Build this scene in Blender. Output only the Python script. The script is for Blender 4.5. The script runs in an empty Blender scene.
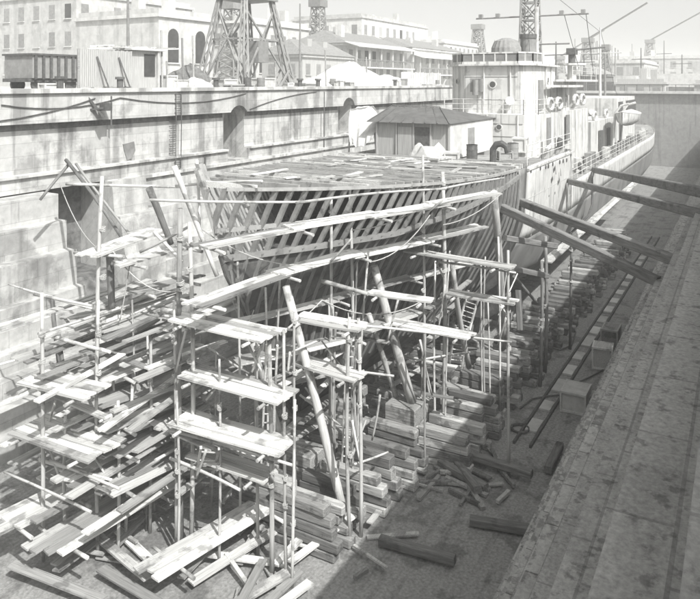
import bpy, bmesh, math, random
from mathutils import Vector, Matrix, Euler
R = random.Random(7)
C = bpy.context.scene.collection
SC = bpy.context.scene
EYE = 14.0                      # camera height above the dock floor
F, HX, HY, VPX = 700.0, 350.0, 83.0, 745.0
TH = math.atan((VPX-HX)/F)
cs, sn = math.cos(TH), math.sin(TH)

def at(px, py, z=None, u=None, v=None, d=None):
    """real place of a photograph point on a plane of known height / distance (u along the dock, v across it)"""
    a, b = (px-HX)/F, (py-HY)/F
    ru, rv = cs+a*sn, sn-a*cs
    if d is None:
        if z is not None: d = (EYE-z)/b
        elif u is not None: d = u/ru
        else: d = v/rv
    return Vector((d*ru, d*rv, EYE-d*b))

# ------------------------------------------------------------------ mesh collecting
class MB:
    def __init__(s): s.v=[]; s.f=[]; s.smooth=False
    def add(s, vs, fs):
        n=len(s.v); s.v += [Vector(p) for p in vs]; s.f += [tuple(i+n for i in f) for f in fs]; return s
    def box(s, c, size, rz=0, m=None):
        hx,hy,hz=[k/2 for k in size]
        vs=[Vector((x,y,z)) for x in(-hx,hx) for y in(-hy,hy) for z in(-hz,hz)]
        M = m if m is not None else Matrix.Rotation(rz,3,'Z')
        c=Vector(c); vs=[c+M@p for p in vs]
        return s.add(vs,[(0,1,3,2),(4,6,7,5),(0,4,5,1),(2,3,7,6),(0,2,6,4),(1,5,7,3)])
    def bx(s, a, b):
        a=Vector(a); b=Vector(b); return s.box((a+b)/2,[abs(k) for k in (b-a)])
    def beam(s, p0, p1, w, h, up=(0,0,1)):
        p0=Vector(p0);p1=Vector(p1);x=(p1-p0);L=x.length;x.normalize();up=Vector(up)
        y=up.cross(x)
        if y.length<1e-4: y=Vector((0,1,0)).cross(x)
        y.normalize();z=x.cross(y)
        return s.box((p0+p1)/2,(L,w,h),m=Matrix((x,y,z)).transposed())
    def tube(s, pts, r, n=8, r1=None, cap=True):
        pts=[Vector(p) for p in pts]; r1=r if r1 is None else r1
        N=len(pts); base=len(s.v); ref=None
        for i,p in enumerate(pts):
            d=(pts[min(i+1,N-1)]-pts[max(i-1,0)]).normalized()
            if ref is None: ref=Vector((0,0,1)) if abs(d.z)<.9 else Vector((1,0,0))
            y=ref.cross(d).normalized(); z=d.cross(y); ref=z.copy() if False else ref
            rr=r+(r1-r)*i/max(N-1,1)
            for k in range(n):
                a=2*math.pi*k/n; s.v.append(p+y*math.cos(a)*rr+z*math.sin(a)*rr)
        for i in range(N-1):
            for k in range(n):
                a=base+i*n+k; b=base+i*n+(k+1)%n; s.f.append((a,b,b+n,a+n))
        if cap:
            s.f.append(tuple(base+k for k in range(n-1,-1,-1))); s.f.append(tuple(base+(N-1)*n+k for k in range(n)))
        return s
    def prism(s, poly, fn, a, b):
        """poly: 2-D outline, fn(p,t)->3-D, extruded from t=a to t=b"""
        n=len(poly); vs=[fn(p,a) for p in poly]+[fn(p,b) for p in poly]
        fs=[tuple(range(n-1,-1,-1)),tuple(range(n,2*n))]+[(i,(i+1)%n,(i+1)%n+n,i+n) for i in range(n)]
        return s.add(vs,fs)
    def grid(s, rows, close=False):
        n=len(s.v); m=len(rows[0])
        for r in rows: s.v += [Vector(p) for p in r]
        for i in range(len(rows)-1):
            for j in range(m-1): s.f.append((n+i*m+j,n+i*m+j+1,n+(i+1)*m+j+1,n+(i+1)*m+j))
        return s
    def build(s, name, mat, parent=None, loc=None, smooth=False, fix=True):
        me=bpy.data.meshes.new(name)
        if loc is None and parent is None and s.v:
            lo=Vector([min(p[i] for p in s.v) for i in range(3)]); hi=Vector([max(p[i] for p in s.v) for i in range(3)])
            loc=Vector(((lo.x+hi.x)/2,(lo.y+hi.y)/2,lo.z))
        if parent is not None: off=Vector(parent.get('_o',(0,0,0)))
        else: off=Vector(loc if loc is not None else (0,0,0))
        me.from_pydata([tuple(p-off) for p in s.v],[],s.f)
        if fix:
            bm=bmesh.new(); bm.from_mesh(me); bmesh.ops.recalc_face_normals(bm,faces=bm.faces); bm.to_mesh(me); bm.free()
        if smooth:
            for p in me.polygons: p.use_smooth=True
        me.materials.append(mat)
        o=bpy.data.objects.new(name,me); C.objects.link(o)
        if parent is not None:
            o.parent=parent; o['_o']=tuple(off)
        else:
            o.location=off; o['_o']=tuple(off)
        return o

def tag(o,label=None,cat=None,group=None,kind=None):
    if label:o['label']=label
    if cat:o['category']=cat
    if group:o['group']=group
    if kind:o['kind']=kind
    return o
def thing(name,loc,label,cat,group=None):
    o=bpy.data.objects.new(name,None); C.objects.link(o); o.location=loc; o['_o']=tuple(loc); o.empty_display_size=.2
    return tag(o,label,cat,group)

# ------------------------------------------------------------------ materials (black-and-white world: every colour is a grey)
def g(v): return (v,v*.997,v*.975,1)
def mat(name,lo,hi,noise=4,stretch=(1,1,1),rough=.85,bump=.15,rand=.2,detail=8,spot=None,streak=None,metal=0,coord='Object'):
    m=bpy.data.materials.new(name); m.use_nodes=True; nt=m.node_tree; N=nt.nodes; L=nt.links
    b=N['Principled BSDF']; b.inputs['Roughness'].default_value=rough; b.inputs['Metallic'].default_value=metal
    b.inputs['Specular IOR Level'].default_value=.3
    tc=N.new('ShaderNodeTexCoord'); mp=N.new('ShaderNodeMapping'); mp.inputs['Scale'].default_value=stretch
    oi=N.new('ShaderNodeObjectInfo')
    ad=N.new('ShaderNodeVectorMath'); ad.operation='ADD'
    sc=N.new('ShaderNodeMath'); sc.operation='MULTIPLY'; sc.inputs[1].default_value=37.0
    L.new(oi.outputs['Random'],sc.inputs[0]); L.new(tc.outputs[coord],ad.inputs[0]); L.new(sc.outputs[0],ad.inputs[1])
    L.new(ad.outputs[0],mp.inputs[0])
    n=N.new('ShaderNodeTexNoise'); n.inputs['Scale'].default_value=noise; n.inputs['Detail'].default_value=detail; n.inputs['Roughness'].default_value=.65
    L.new(mp.outputs[0],n.inputs['Vector'])
    r=N.new('ShaderNodeValToRGB'); r.color_ramp.elements[0].position=.3; r.color_ramp.elements[1].position=.7
    r.color_ramp.elements[0].color=g(lo); r.color_ramp.elements[1].color=g(hi)
    L.new(n.outputs['Fac'],r.inputs[0]); col=r.outputs[0]
    def mul(col,fac_out,dark):
        mx=N.new('ShaderNodeMix'); mx.data_type='RGBA'; mx.blend_type='MULTIPLY'
        L.new(fac_out,mx.inputs['Factor']); L.new(col,mx.inputs['A']); mx.inputs['B'].default_value=(dark,dark,dark,1); return mx.outputs['Result']
    if spot:   # (scale, threshold, darkness): stains
        n2=N.new('ShaderNodeTexNoise'); n2.inputs['Scale'].default_value=spot[0]; n2.inputs['Detail'].default_value=12; n2.inputs['Roughness'].default_value=.62; L.new(ad.outputs[0],n2.inputs['Vector'])
        mr=N.new('ShaderNodeMapRange'); mr.inputs[1].default_value=spot[1]; mr.inputs[2].default_value=spot[1]+.07; L.new(n2.outputs['Fac'],mr.inputs[0])
        col=mul(col,mr.outputs[0],spot[2])
    if streak: # (stretch, threshold, darkness): run-down streaks
        m2=N.new('ShaderNodeMapping'); m2.inputs['Scale'].default_value=streak[0]; L.new(tc.outputs[coord],m2.inputs[0])
        n3=N.new('ShaderNodeTexNoise'); n3.inputs['Scale'].default_value=1; n3.inputs['Detail'].default_value=11; n3.inputs['Roughness'].default_value=.6; L.new(m2.outputs[0],n3.inputs['Vector'])
        mr=N.new('ShaderNodeMapRange'); mr.inputs[1].default_value=streak[1]; mr.inputs[2].default_value=streak[1]+.09; L.new(n3.outputs['Fac'],mr.inputs[0])
        col=mul(col,mr.outputs[0],streak[2])
    if rand:
        mr=N.new('ShaderNodeMapRange'); mr.inputs[3].default_value=1-rand; mr.inputs[4].default_value=1+rand*.6; L.new(oi.outputs['Random'],mr.inputs[0])
        vm=N.new('ShaderNodeVectorMath'); vm.operation='SCALE'; L.new(col,vm.inputs[0]); L.new(mr.outputs[0],vm.inputs['Scale']); col=vm.outputs[0]
    L.new(col,b.inputs['Base Color'])
    if bump:
        bp=N.new('ShaderNodeBump'); bp.inputs['Strength'].default_value=bump; bp.inputs['Distance'].default_value=.03
        L.new(n.outputs['Fac'],bp.inputs['Height']); L.new(bp.outputs[0],b.inputs['Normal'])
    return m
def masonry(name,lo,hi,bw=1.9,bh=.62,mort=.7,streak=.55,rough=.9,noise=2.2,spot=(.45,.53,.66),c2=.82):
    """coursed stone: brick texture laid over (along-wall, height), weather streaks and stains"""
    m=mat(name,lo,hi,noise=noise,rough=rough,bump=.35,rand=0,spot=spot,streak=((.9,.9,.09),.5,streak),detail=12); nt=m.node_tree;N=nt.nodes;L=nt.links
    b=N['Principled BSDF']; src=b.inputs['Base Color'].links[0].from_socket
    tc=N.new('ShaderNodeTexCoord'); sp=N.new('ShaderNodeSeparateXYZ'); cb=N.new('ShaderNodeCombineXYZ'); L.new(tc.outputs['Object'],sp.inputs[0])
    am=N.new('ShaderNodeMath'); am.operation='ADD'; L.new(sp.outputs[2],am.inputs[0]); L.new(sp.outputs[1],am.inputs[1])
    L.new(sp.outputs[0],cb.inputs[0]); L.new(am.outputs[0],cb.inputs[1])
    br=N.new('ShaderNodeTexBrick'); br.inputs['Scale'].default_value=1; br.inputs['Brick Width'].default_value=bw; br.inputs['Row Height'].default_value=bh
    br.inputs['Mortar Size'].default_value=.016; br.inputs['Color1'].default_value=(1,1,1,1); br.inputs['Color2'].default_value=(c2,c2,c2,1); br.inputs['Mortar'].default_value=(mort,mort,mort,1)
    L.new(cb.outputs[0],br.inputs['Vector'])
    mx=N.new('ShaderNodeMix'); mx.data_type='RGBA'; mx.blend_type='MULTIPLY'; mx.inputs['Factor'].default_value=1
    L.new(src,mx.inputs['A']); L.new(br.outputs['Color'],mx.inputs['B']); L.new(mx.outputs['Result'],b.inputs['Base Color'])
    return m
M={}
M['stone']=masonry('dock_stone',.40,.54)
M['stone_light']=masonry('coping_stone',.46,.60,bw=2.4,bh=.8)
M['stone_low']=masonry('altar_stone',.36,.54,bw=2.2,bh=.9,streak=.7)
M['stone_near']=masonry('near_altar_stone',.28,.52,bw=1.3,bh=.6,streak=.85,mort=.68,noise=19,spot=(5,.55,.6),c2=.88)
M['stone_nose']=masonry('worn_nosing_stone',.34,.56,bw=1.3,bh=5,streak=.85,mort=.4,noise=15,spot=(4,.5,.6),c2=.8)
M['shade_stone']=masonry('shade_dark_stone',.09,.24,bw=1.9,bh=.62,streak=.6,noise=2.6,spot=(.7,.5,.6))  # darkened stone that paints in shade
M['floor']=mat('dock_floor_wet_concrete',.15,.34,noise=11,bump=.5,rand=0,spot=(.8,.52,.62),streak=((.3,3.2,1),.52,.8),rough=.65,detail=15)
M['quay']=mat('quay_ground',.34,.5,noise=.5,rand=0,spot=(.2,.55,.75))
M['water']=mat('harbour_water',.10,.14,noise=.6,rough=.15,bump=.3,rand=0)
M['hill']=mat('dry_hill',.2,.34,noise=.05,rand=0)
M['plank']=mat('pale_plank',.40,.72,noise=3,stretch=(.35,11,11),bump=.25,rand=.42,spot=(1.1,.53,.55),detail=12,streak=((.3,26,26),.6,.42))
M['plank2']=mat('shade_grey_plank',.2,.36,noise=3,stretch=(.4,9,9),bump=.2,rand=.35,spot=(1.3,.55,.6),streak=((.3,26,26),.6,.45))
M['pole']=mat('scaffold_pole_wood',.36,.6,noise=3,stretch=(.4,6,6),bump=.15,rand=.3,spot=(1.1,.53,.5))
M['baulk']=mat('rough_timber_baulk',.25,.46,noise=3,stretch=(.6,5,5),bump=.25,rand=.3,spot=(1.1,.55,.6))
M['baulk_y']=mat('dock_block_timber',.16,.52,noise=3,stretch=(7,.5,7),bump=.5,rand=.35,spot=(1.5,.52,.5),detail=12)
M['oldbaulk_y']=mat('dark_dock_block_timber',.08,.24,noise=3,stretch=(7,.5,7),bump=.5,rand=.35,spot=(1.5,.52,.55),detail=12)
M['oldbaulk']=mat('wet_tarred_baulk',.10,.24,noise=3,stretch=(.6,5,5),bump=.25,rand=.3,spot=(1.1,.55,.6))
M['rope']=mat('hemp_rope',.3,.45,noise=30,bump=.3)
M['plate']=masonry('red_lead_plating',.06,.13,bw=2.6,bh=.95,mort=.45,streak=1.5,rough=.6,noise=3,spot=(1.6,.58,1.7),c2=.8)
M['primer']=mat('primed_steel',.2,.34,noise=2.5,rough=.65,bump=.08,rand=.22,spot=(2.2,.57,.55))
M['iron']=mat('dark_iron',.05,.12,noise=6,rough=.6,bump=.1,rand=.2)
M['greyst']=mat('grey_steel',.18,.28,noise=2,rough=.6,bump=.06,rand=.15,streak=((1.5,1.5,.1),.55,.7))
M['white']=mat('white_ship_paint',.47,.62,noise=1.2,rough=.55,bump=.05,rand=.04,spot=(.9,.57,.72),streak=((3.2,3.2,.14),.53,.55))
M['deck']=mat('rusty_deck',.16,.34,noise=1.6,rough=.8,bump=.15,rand=0,spot=(.7,.52,.6))
M['bottom']=mat('antifouling_bottom',.17,.25,noise=.8,rough=.7,bump=.05,rand=0,streak=((.7,.7,.12),.5,.75))
M['canvas']=mat('canvas_sheet',.38,.58,noise=2.5,bump=.25,rand=.1)
M['felt']=mat('roofing_felt',.07,.13,noise=2,bump=.15,rand=.1,spot=(1,.56,.7))
M['boards']=mat('hut_boards',.28,.44,noise=2.5,stretch=(6,6,.4),bump=.2,rand=.1)
M['plaster']=mat('pale_plaster',.40,.58,noise=1.2,rand=.22,spot=(.35,.56,.8),streak=((.7,.7,.06),.54,.8))
M['dark']=mat('dark_opening',.03,.06,noise=2,bump=0,rand=0)
M['shut']=mat('grey_shutter',.16,.26,noise=3,bump=.1,rand=.2)
M['rubble']=mat('lime_rubble',.42,.72,noise=2.2,bump=.8,rand=.1,detail=12)
M['coal']=mat('coal_heap',.06,.2,noise=3,bump=.9,rand=.1,detail=12)
M['glass']=mat('window_glass',.05,.09,noise=2,rough=.12,bump=0,rand=0)

# ------------------------------------------------------------------ light, air, camera
sun_el=math.radians(47.4); dv=Vector((.49*math.cos(sun_el),.87*math.cos(sun_el),-math.sin(sun_el)))
W=bpy.data.worlds.new('World'); SC.world=W; W.use_nodes=True; nt=W.node_tree
bg=nt.nodes['Background']; sky=nt.nodes.new('ShaderNodeTexSky'); sky.sky_type='NISHITA'; sky.sun_disc=False
sky.sun_elevation=sun_el; sky.sun_rotation=math.atan2(-.49,-.87); sky.air_density=1; sky.dust_density=4; sky.ozone_density=1
bw=nt.nodes.new('ShaderNodeRGBToBW'); nt.links.new(sky.outputs[0],bw.inputs[0])
cb=nt.nodes.new('ShaderNodeVectorMath'); cb.operation='SCALE'; cb.inputs[0].default_value=(1,1,.98); nt.links.new(bw.outputs[0],cb.inputs['Scale'])
nt.links.new(cb.outputs[0],bg.inputs['Color']); bg.inputs['Strength'].default_value=.15
sl=bpy.data.lights.new('sun','SUN'); sl.energy=4.2; sl.angle=math.radians(.5); sl.color=(1,.997,.975)
so=bpy.data.objects.new('sun',sl); C.objects.link(so); so.rotation_euler=dv.to_track_quat('-Z','Y').to_euler(); so.location=(0,-10,60)
cam=bpy.data.cameras.new('camera'); cam.lens=36.0; cam.sensor_width=36; cam.sensor_fit='HORIZONTAL'; cam.shift_y=-(299.5-HY)/700; cam.clip_end=5000; cam.clip_start=.05
co=bpy.data.objects.new('camera',cam); C.objects.link(co); co.location=(0,0,EYE); co.rotation_euler=(math.pi/2,0,math.atan2(sn,cs)-math.pi/2); SC.camera=co
vs=SC.view_settings; vs.view_transform='Standard'; vs.look='None'; vs.gamma=1; vs.exposure=.57; vs.use_curve_mapping=False
HAZE=.0016; SC.cycles.volume_bounces=1
hz=bpy.data.materials.new('haze_air'); hz.use_nodes=True; hn=hz.node_tree; hn.nodes.remove(hn.nodes['Principled BSDF'])
pv=hn.nodes.new('ShaderNodeVolumePrincipled'); pv.inputs['Color'].default_value=(.99,.99,.975,1); pv.inputs['Density'].default_value=HAZE; pv.inputs['Anisotropy'].default_value=0
hn.links.new(pv.outputs[0],hn.nodes['Material Output'].inputs['Volume'])
tag(MB().bx((-150,-300,-1.2),(900,900,42)).build('haze',hz,loc=(0,0,0)),'pale sunlit haze hanging over the dockyard','haze',kind='stuff')

# ------------------------------------------------------------------ setting
def sheet(name,a,b,z,m,kind='structure'):
    return tag(MB().add([(a[0],a[1],z),(b[0],a[1],z),(b[0],b[1],z),(a[0],b[1],z)],[(0,1,2,3)]).build(name,m,loc=(0,0,0)),kind=kind)
sheet('dock_floor',(-40,2),(130,30),0,M['floor'])
sheet('far_quay',(-140,30.3),(890,890),13.49,M['quay'])
sheet('harbour_water',(129,-290),(890,30.3),10.6,M['water'])
# near quay with its altar steps
prof=[(-290,-1),(-290,12.5),(-.9,12.5),(-.9,13.06),(-.25,13.06),(-.25,12.2),(.2,12.2),(.2,11),(.8,11),(.8,9.5),(1.5,9.5),(1.5,8),(2.2,8),(2.2,6.7),(2.9,6.7),(2.9,5.3),(3.5,5.3),(3.5,4),(4.1,4),(4.1,2.7),(4.7,2.7),(4.7,1.4),(5.3,1.4),(5.3,-1)]  # raised kerb at the quay edge is unseen, added to hold the floor shadow
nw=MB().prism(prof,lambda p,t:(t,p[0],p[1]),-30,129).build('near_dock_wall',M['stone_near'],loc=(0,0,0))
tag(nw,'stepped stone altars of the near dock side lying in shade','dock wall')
# far wall : upper face with two arched niches, lower altars in separate bays
fw=thing('far_dock_wall',(40,30,0),'tall sunlit stone wall of the far dock side with ledges and arched niches','dock wall')
up=[(30.9,13.5),(29.72,13.5),(29.72,12.05),(30.0,12.05),(30.0,9.6),(29.66,9.55),(29.66,8.8),(33,8.8),(33,13.5)]
up=[(33,13.5),(29.6,13.5),(29.6,12.05),(30.05,12.05),(30.05,9.6),(29.66,9.55),(29.66,8.8),(33,8.8)]
uw=MB().prism(up,lambda p,t:(t,p[0],p[1]),-30,129).build('upper_wall',M['stone'],fw)
def arch(u0,u1,zb,zt):
    r=(u1-u0)/2; uc=(u0+u1)/2; pts=[(u0,zb),(u1,zb)]
    for k in range(13):
        a=math.pi*k/12; pts.append((uc+r*math.cos(a),zt-r+r*math.sin(a)))
    return MB().prism(pts,lambda p,t:(p[0],t,p[1]),28,32.3).build('cutter',M['stone'],fw)
for a in ((36.2,38.4,8.85,12.5),(51.2,53.4,9.75,12.75)):
    c=arch(*a); md=uw.modifiers.new('b','BOOLEAN'); md.object=c; md.operation='DIFFERENCE'; md.solver='EXACT'
    bpy.context.view_layer.update()
    nm=bpy.data.meshes.new_from_object(uw.evaluated_get(bpy.context.evaluated_depsgraph_get()))
    uw.modifiers.clear(); uw.data=nm; bpy.data.objects.remove(c)
def step_prism(prof,u0,u1,name,m): return MB().prism(prof,lambda p,t:(t,p[0],p[1]),u0,u1).build(name,m,fw)
MB().bx((-30,29.45,13.5),(129,31.4,13.72)).build('coping',M['stone_light'],fw)
A=[(33,8.79),(28.6,8.7),(28.6,7.5),(28.0,7.5),(28.0,6.2),(27.3,6.2),(27.3,4.6),(26.7,4.6),(26.7,3.9),(26.1,3.9),(26.1,3.2),(25.5,3.2),(25.5,2.4),(24.9,2.4),(24.9,1.6),(24.3,1.6),(24.3,.8),(23.7,.8),(23.7,-.5),(33,-.5)]
step_prism(A,-30,22.3,'stepped_buttress',M['stone_low'])
step_prism([(33,8.79),(31.5,8.79),(31.5,4.2),(29.2,4.2),(28.4,3.4),(27.6,3.4),(27.6,2.6),(26.8,2.6),(26.8,1.8),(26,1.8),(26,1.0),(25.2,1.0),(25.2,-.5),(33,-.5)],22.3,26.0,'stair_recess',M['shade_stone'])  # whole recess painted dark to deepen its shade, over damp weed
step_prism([(33,8.79),(29.1,8.79),(28.9,7.0),(28.5,7.0),(28.1,5.0),(27.6,4.6),(27.6,3.4),(26.8,3.4),(26.8,2.4),(26,2.4),(26,1.2),(25.2,1.2),(25.2,-.5),(33,-.5)],26.0,28.4,'pier',M['stone_low'])
B=[(33,8.79),(29.62,8.75),(29.62,8.4),(29.4,8.4),(29.3,7.0),(28.9,6.95),(28.7,5.0),(28.1,5.0),(28.1,4.3),(27.5,4.3),(27.5,3.6),(26.9,3.6),(26.9,2.9),(26.3,2.9),(26.3,2.1),(25.7,2.1),(25.7,1.2),(25.1,1.2),(25.1,-.5),(33,-.5)]
step_prism(B,28.4,129,'altar_steps',M['stone_low'])
for i in range(26):  # iron rungs let into the face
    z=13.2-.28*i
    if z<8.9: y=29.6
    else: y=29.68 if z>12.05 else 29.98
    pass
rg=MB()
for i in range(17): 
    z=13.3-.27*i; y=29.6 if z>12.05 else (30.05 if z>9.6 else 29.66)
    rg.tube([(31.2,y+.05,z),(31.2,y-.12,z),(31.65,y-.12,z),(31.65,y+.05,z)],.022,6)
for uu in (31.2,31.65): rg.tube([(uu,29.5,13.4),(uu,29.48,11.9),(uu,29.53,8.9)],.03,6)
tag(rg.build('rung_ladder',M['iron']),'line of iron rungs down the far dock wall left of the niches','ladder')
for k,(u,z0,z1,lab) in enumerate(((48.2,13.3,8.5,'dark drain pipe on the far wall between the two niches'),(26.4,13.3,11.6,'short iron pipe below the hoarding on the far wall'),(33.9,9.4,8.2,'short pipe stub under the first ledge of the far wall'))):
    tag(MB().tube([(u,29.6,z0),(u,29.6,z1)],.05,8).build('drain_pipe',M['iron']),lab,'pipe')
MB().bx((-30,30.043,11.72),(36.1,30.12,12.06)).build('shade_band',M['shade_stone'],fw); MB().bx((38.5,30.043,11.72),(51.1,30.12,12.06)).build('shade_band',M['shade_stone'],fw); MB().bx((53.5,30.043,11.72),(128,30.12,12.06)).build('shade_band',M['shade_stone'],fw)  # dark strips paint the overhang's shadow on the wall below it
for a,b in ((-30,36.1),(38.5,128)): MB().bx((a,29.5,9.52),(b,30.2,9.64)).build('lit_ledge_strip',M['stone_light'],fw)  # paler strips paint the sunlit look of the ledge tops
MB().bx((26.2,29.42,8.62),(128,30.2,8.8)).build('lit_ledge_strip',M['stone_light'],fw); MB().bx((28.6,29.2,6.95),(128,29.6,7.1)).build('lit_ledge_strip',M['stone_light'],fw)  # more painted sunlit edges, on the lower ledges
for z,v in ((1.4,4.7),(2.7,4.1),(4,3.5),(5.3,2.9),(6.7,2.2)): MB().bx((-30,v+.02,z-.16),(128,v+.66,z+.012)).build('nosing',M['stone_nose'],nw)
# dock head: caisson closing the far end
gt=thing('dock_gate',(128,15,0),'dark steel caisson gate closing the far end of the dock','dock gate')
MB().bx((128.2,-6,0),(129.8,31,12.2)).build('gate_body',M['greyst'],gt)
MB().bx((127.4,-6,12.2),(130.6,31,12.6)).build('walkway',M['plaster'],gt)
r=MB()
for i in range(19): r.tube([(127.6,-4+2*i,12.6),(127.6,-4+2*i,13.7)],.05,6)
r.tube([(127.6,-4,13.7),(127.6,32,13.7)],.05,6); r.build('railing',M['iron'],gt)
# hills far off
rows=[]
for j,(d,h) in enumerate(((430,10),(520,16),(640,26),(760,14))):
    rows.append([(cs*d+sn*t*d*.012+0, sn*d-cs*t*d*.012, h+5*math.sin(t*.21+j)+3*math.sin(t*.67+2*j)) for t in range(-75,76,3)])
tag(MB().grid(rows).build('hills',M['hill'],loc=(0,0,0),smooth=True),kind='structure')
# ------------------------------------------------------------------ the ship
VC=14.8
TAB=[(1.45,22,26,1.2,.5),(1.5,22,26,1.2,1.7),(2.6,21,24,1.3,3.9),(4,20,22,1.4,4.9),(6.2,19,18,1.5,5.25),(7.7,18,16,1.6,5.3),(8.4,17.7,16.5,2.0,5.35),(10.6,16.8,17,3.0,5.45)]
def lerp(a,b,t): return a+(b-a)*t
def par(z):
    z=max(1.45,min(10.6,z))
    for a,b in zip(TAB,TAB[1:]):
        if z<=b[0]:
            t=(z-a[0])/(b[0]-a[0]); return [lerp(a[i],b[i],t) for i in range(1,5)]
def half(u,z):
    us,L,p,B=par(z); t=max(0,min(1,(u-us)/L)); h=B*(1-(1-t)**p)
    if u>85: h*=max(0,1-((u-85)/32)**2*.75)
    return h
def sheer(u): return 9.85+.8*max(0,(33-u)/16.2)**1.5 if u<45.2 else 7.75
ship=thing('warship',(60,VC,1.4),'stripped warship in dry dock, its new bow only open frames and dark plating','warship')
SU=[16.8,17.2,17.6,18,18.5,19,19.6,20.3,21,22,23,24,25.5,27,28.5,30,31.5,33]
def shell(name,us,zlo,zhi,n,m,sides=(-1,1),solid=.03,out=0):
    for s in sides:
        rows=[]
        for u in us:
            a,b=zlo(u),zhi(u); row=[]
            for k in range(n+1):
                z=a+(b-a)*k/n; uu=max(u,par(z)[0]); h=half(uu,z)+out
                row.append((uu,VC+s*h,z))
            rows.append(row)
        o=MB().grid(rows).build(name,m,ship,smooth=True,fix=False)
        md=o.modifiers.new('s','SOLIDIFY'); md.thickness=solid; md.offset=0
def ptop(u): return 8.25 if u<24 else min(9.5,8.25+(u-24)*.14)
shell('bow_plating',SU,lambda u:1.5,ptop,26,M['plate'])
mid=[33,33.6,34.4]; shell('bare_plating',mid,lambda u:1.5,sheer,26,M['greyst'])
fo=[34.4,36,38,40,42,44,45.2]; shell('forecastle_side',fo,lambda u:6.05,sheer,8,M['white'])
af=[45.2]+[46+3*i for i in range(25)]; shell('quarter_side',af,lambda u:6.05,lambda u:7.75,4,M['white'])
shell('ship_bottom',fo+af[1:],lambda u:1.45,lambda u:6.05,18,M['bottom'])
# draught of the keel
MB().bx((22.2,VC-.45,1.25),(112,VC+.45,1.5)).build('keel',M['bottom'],ship)
MB().tube([(u,VC,z) for z,u in ((1.5,22),(2.6,21),(4,20),(6.2,19),(7.7,18.0),(8.4,17.7))],.09,8).build('stem_bar',M['plate'],ship)
# frames, each a bar following the flare: bare and pale above the plating, half buried in it below, the flare's shade painted as darker steel
us=[16.95+.44*i for i in range(37)]
def frame_bar(name,u,s,zb,zt,m,w,proud,n=9):
    mb=MB(); rows=[]
    for k in range(n):
        z=zb+(zt-zb)*k/(n-1); uu=max(u,par(z)[0]+.02); h=half(uu,z)+proud
        if z>10.6: h+=(z-10.6)*.45
        o_=VC+s*(h-.02); i_=VC+s*max(h-.2,0.0)
        rows.append([(uu-w,o_,z),(uu+w,o_,z),(uu+w,i_,z),(uu-w,i_,z),(uu-w,o_,z)])
    mb.grid(rows); mb.build(name,m,ship)
for i,u in enumerate(us):
    for s in (-1,1):
        ext=(.55+.35*R.random()) if (s>0 and u<19.5) else (.05*R.random())
        frame_bar('frame',u,s,7.4,sheer(u)+ext,M['primer'],.065,0)
        zl=max(2.2,1.5)
        if s<0 and u>17.6: frame_bar('lower_frame',u+.22,s,2.4+R.uniform(0,.5),ptop(u)+.05,M['greyst'],.055,.1,14)
def run(name,z_of,ulist,w,h,m,sides=(-1,1),inset=.08):
    for s in sides:
        mb=MB(); pts=[]
        for u in ulist:
            z=z_of(u); uu=max(u,par(z)[0]+.02); pts.append(Vector((uu,VC+s*(half(uu,z)-inset),z)))
        for a,b in zip(pts,pts[1:]): mb.beam(a,b+(b-a)*.02,w,h)
        mb.build(name,m,ship)
ul=[17.4+.6*i for i in range(27)]
run('stringer',lambda u:9.25,ul,.1,.14,M['primer'])
run('wale',lambda u:ptop(u)+.03,ul,.12,.2,M['greyst'],inset=0)
run('gunwale',lambda u:sheer(u)+.02,ul,.16,.1,M['primer'])
# foredeck: beams open at the bow, plated further aft
for i in range(44):
    u=18.2+.4*i; h=half(u,sheer(u))-.15
    if h>.3 and (u>23 or i%3==0): MB().bx((u-.055,VC-h,sheer(u)-.05),(u+.055,VC+h,sheer(u)+.12+.05*R.random())).build('deck_beam',M['primer'] if R.random()<.7 else M['plank'],ship)
rows=[]
for u in [23.2,24,26,28,30,33,36,40,45.2]:
    h=half(u,sheer(u))-.1; rows.append([(u,VC+h*k/4,sheer(u)-.12) for k in range(-4,5)])
o=MB().grid(rows).build('foredeck',M['deck'],ship); md=o.modifiers.new('s','SOLIDIFY'); md.thickness=.06
rows=[]
for u in [45.2]+[48+6*i for i in range(12)]:
    h=half(u,7.75)-.05; rows.append([(u,VC+h*k/2,7.7) for k in range(-2,3)])
MB().grid(rows).build('main_deck',M['deck'],ship)
MB().bx((45.15,VC-5.3,7.7),(45.3,VC+5.3,9.85)).build('forecastle_bulkhead',M['white'],ship)
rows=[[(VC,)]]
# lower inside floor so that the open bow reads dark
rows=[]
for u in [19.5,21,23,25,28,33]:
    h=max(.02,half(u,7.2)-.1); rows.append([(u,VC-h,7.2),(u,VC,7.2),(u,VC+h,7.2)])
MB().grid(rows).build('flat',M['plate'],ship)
MB().bx((33.0,VC-5.0,2.5),(33.1,VC+5.0,9.6)).build('bulkhead',M['plate'],ship)
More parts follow.
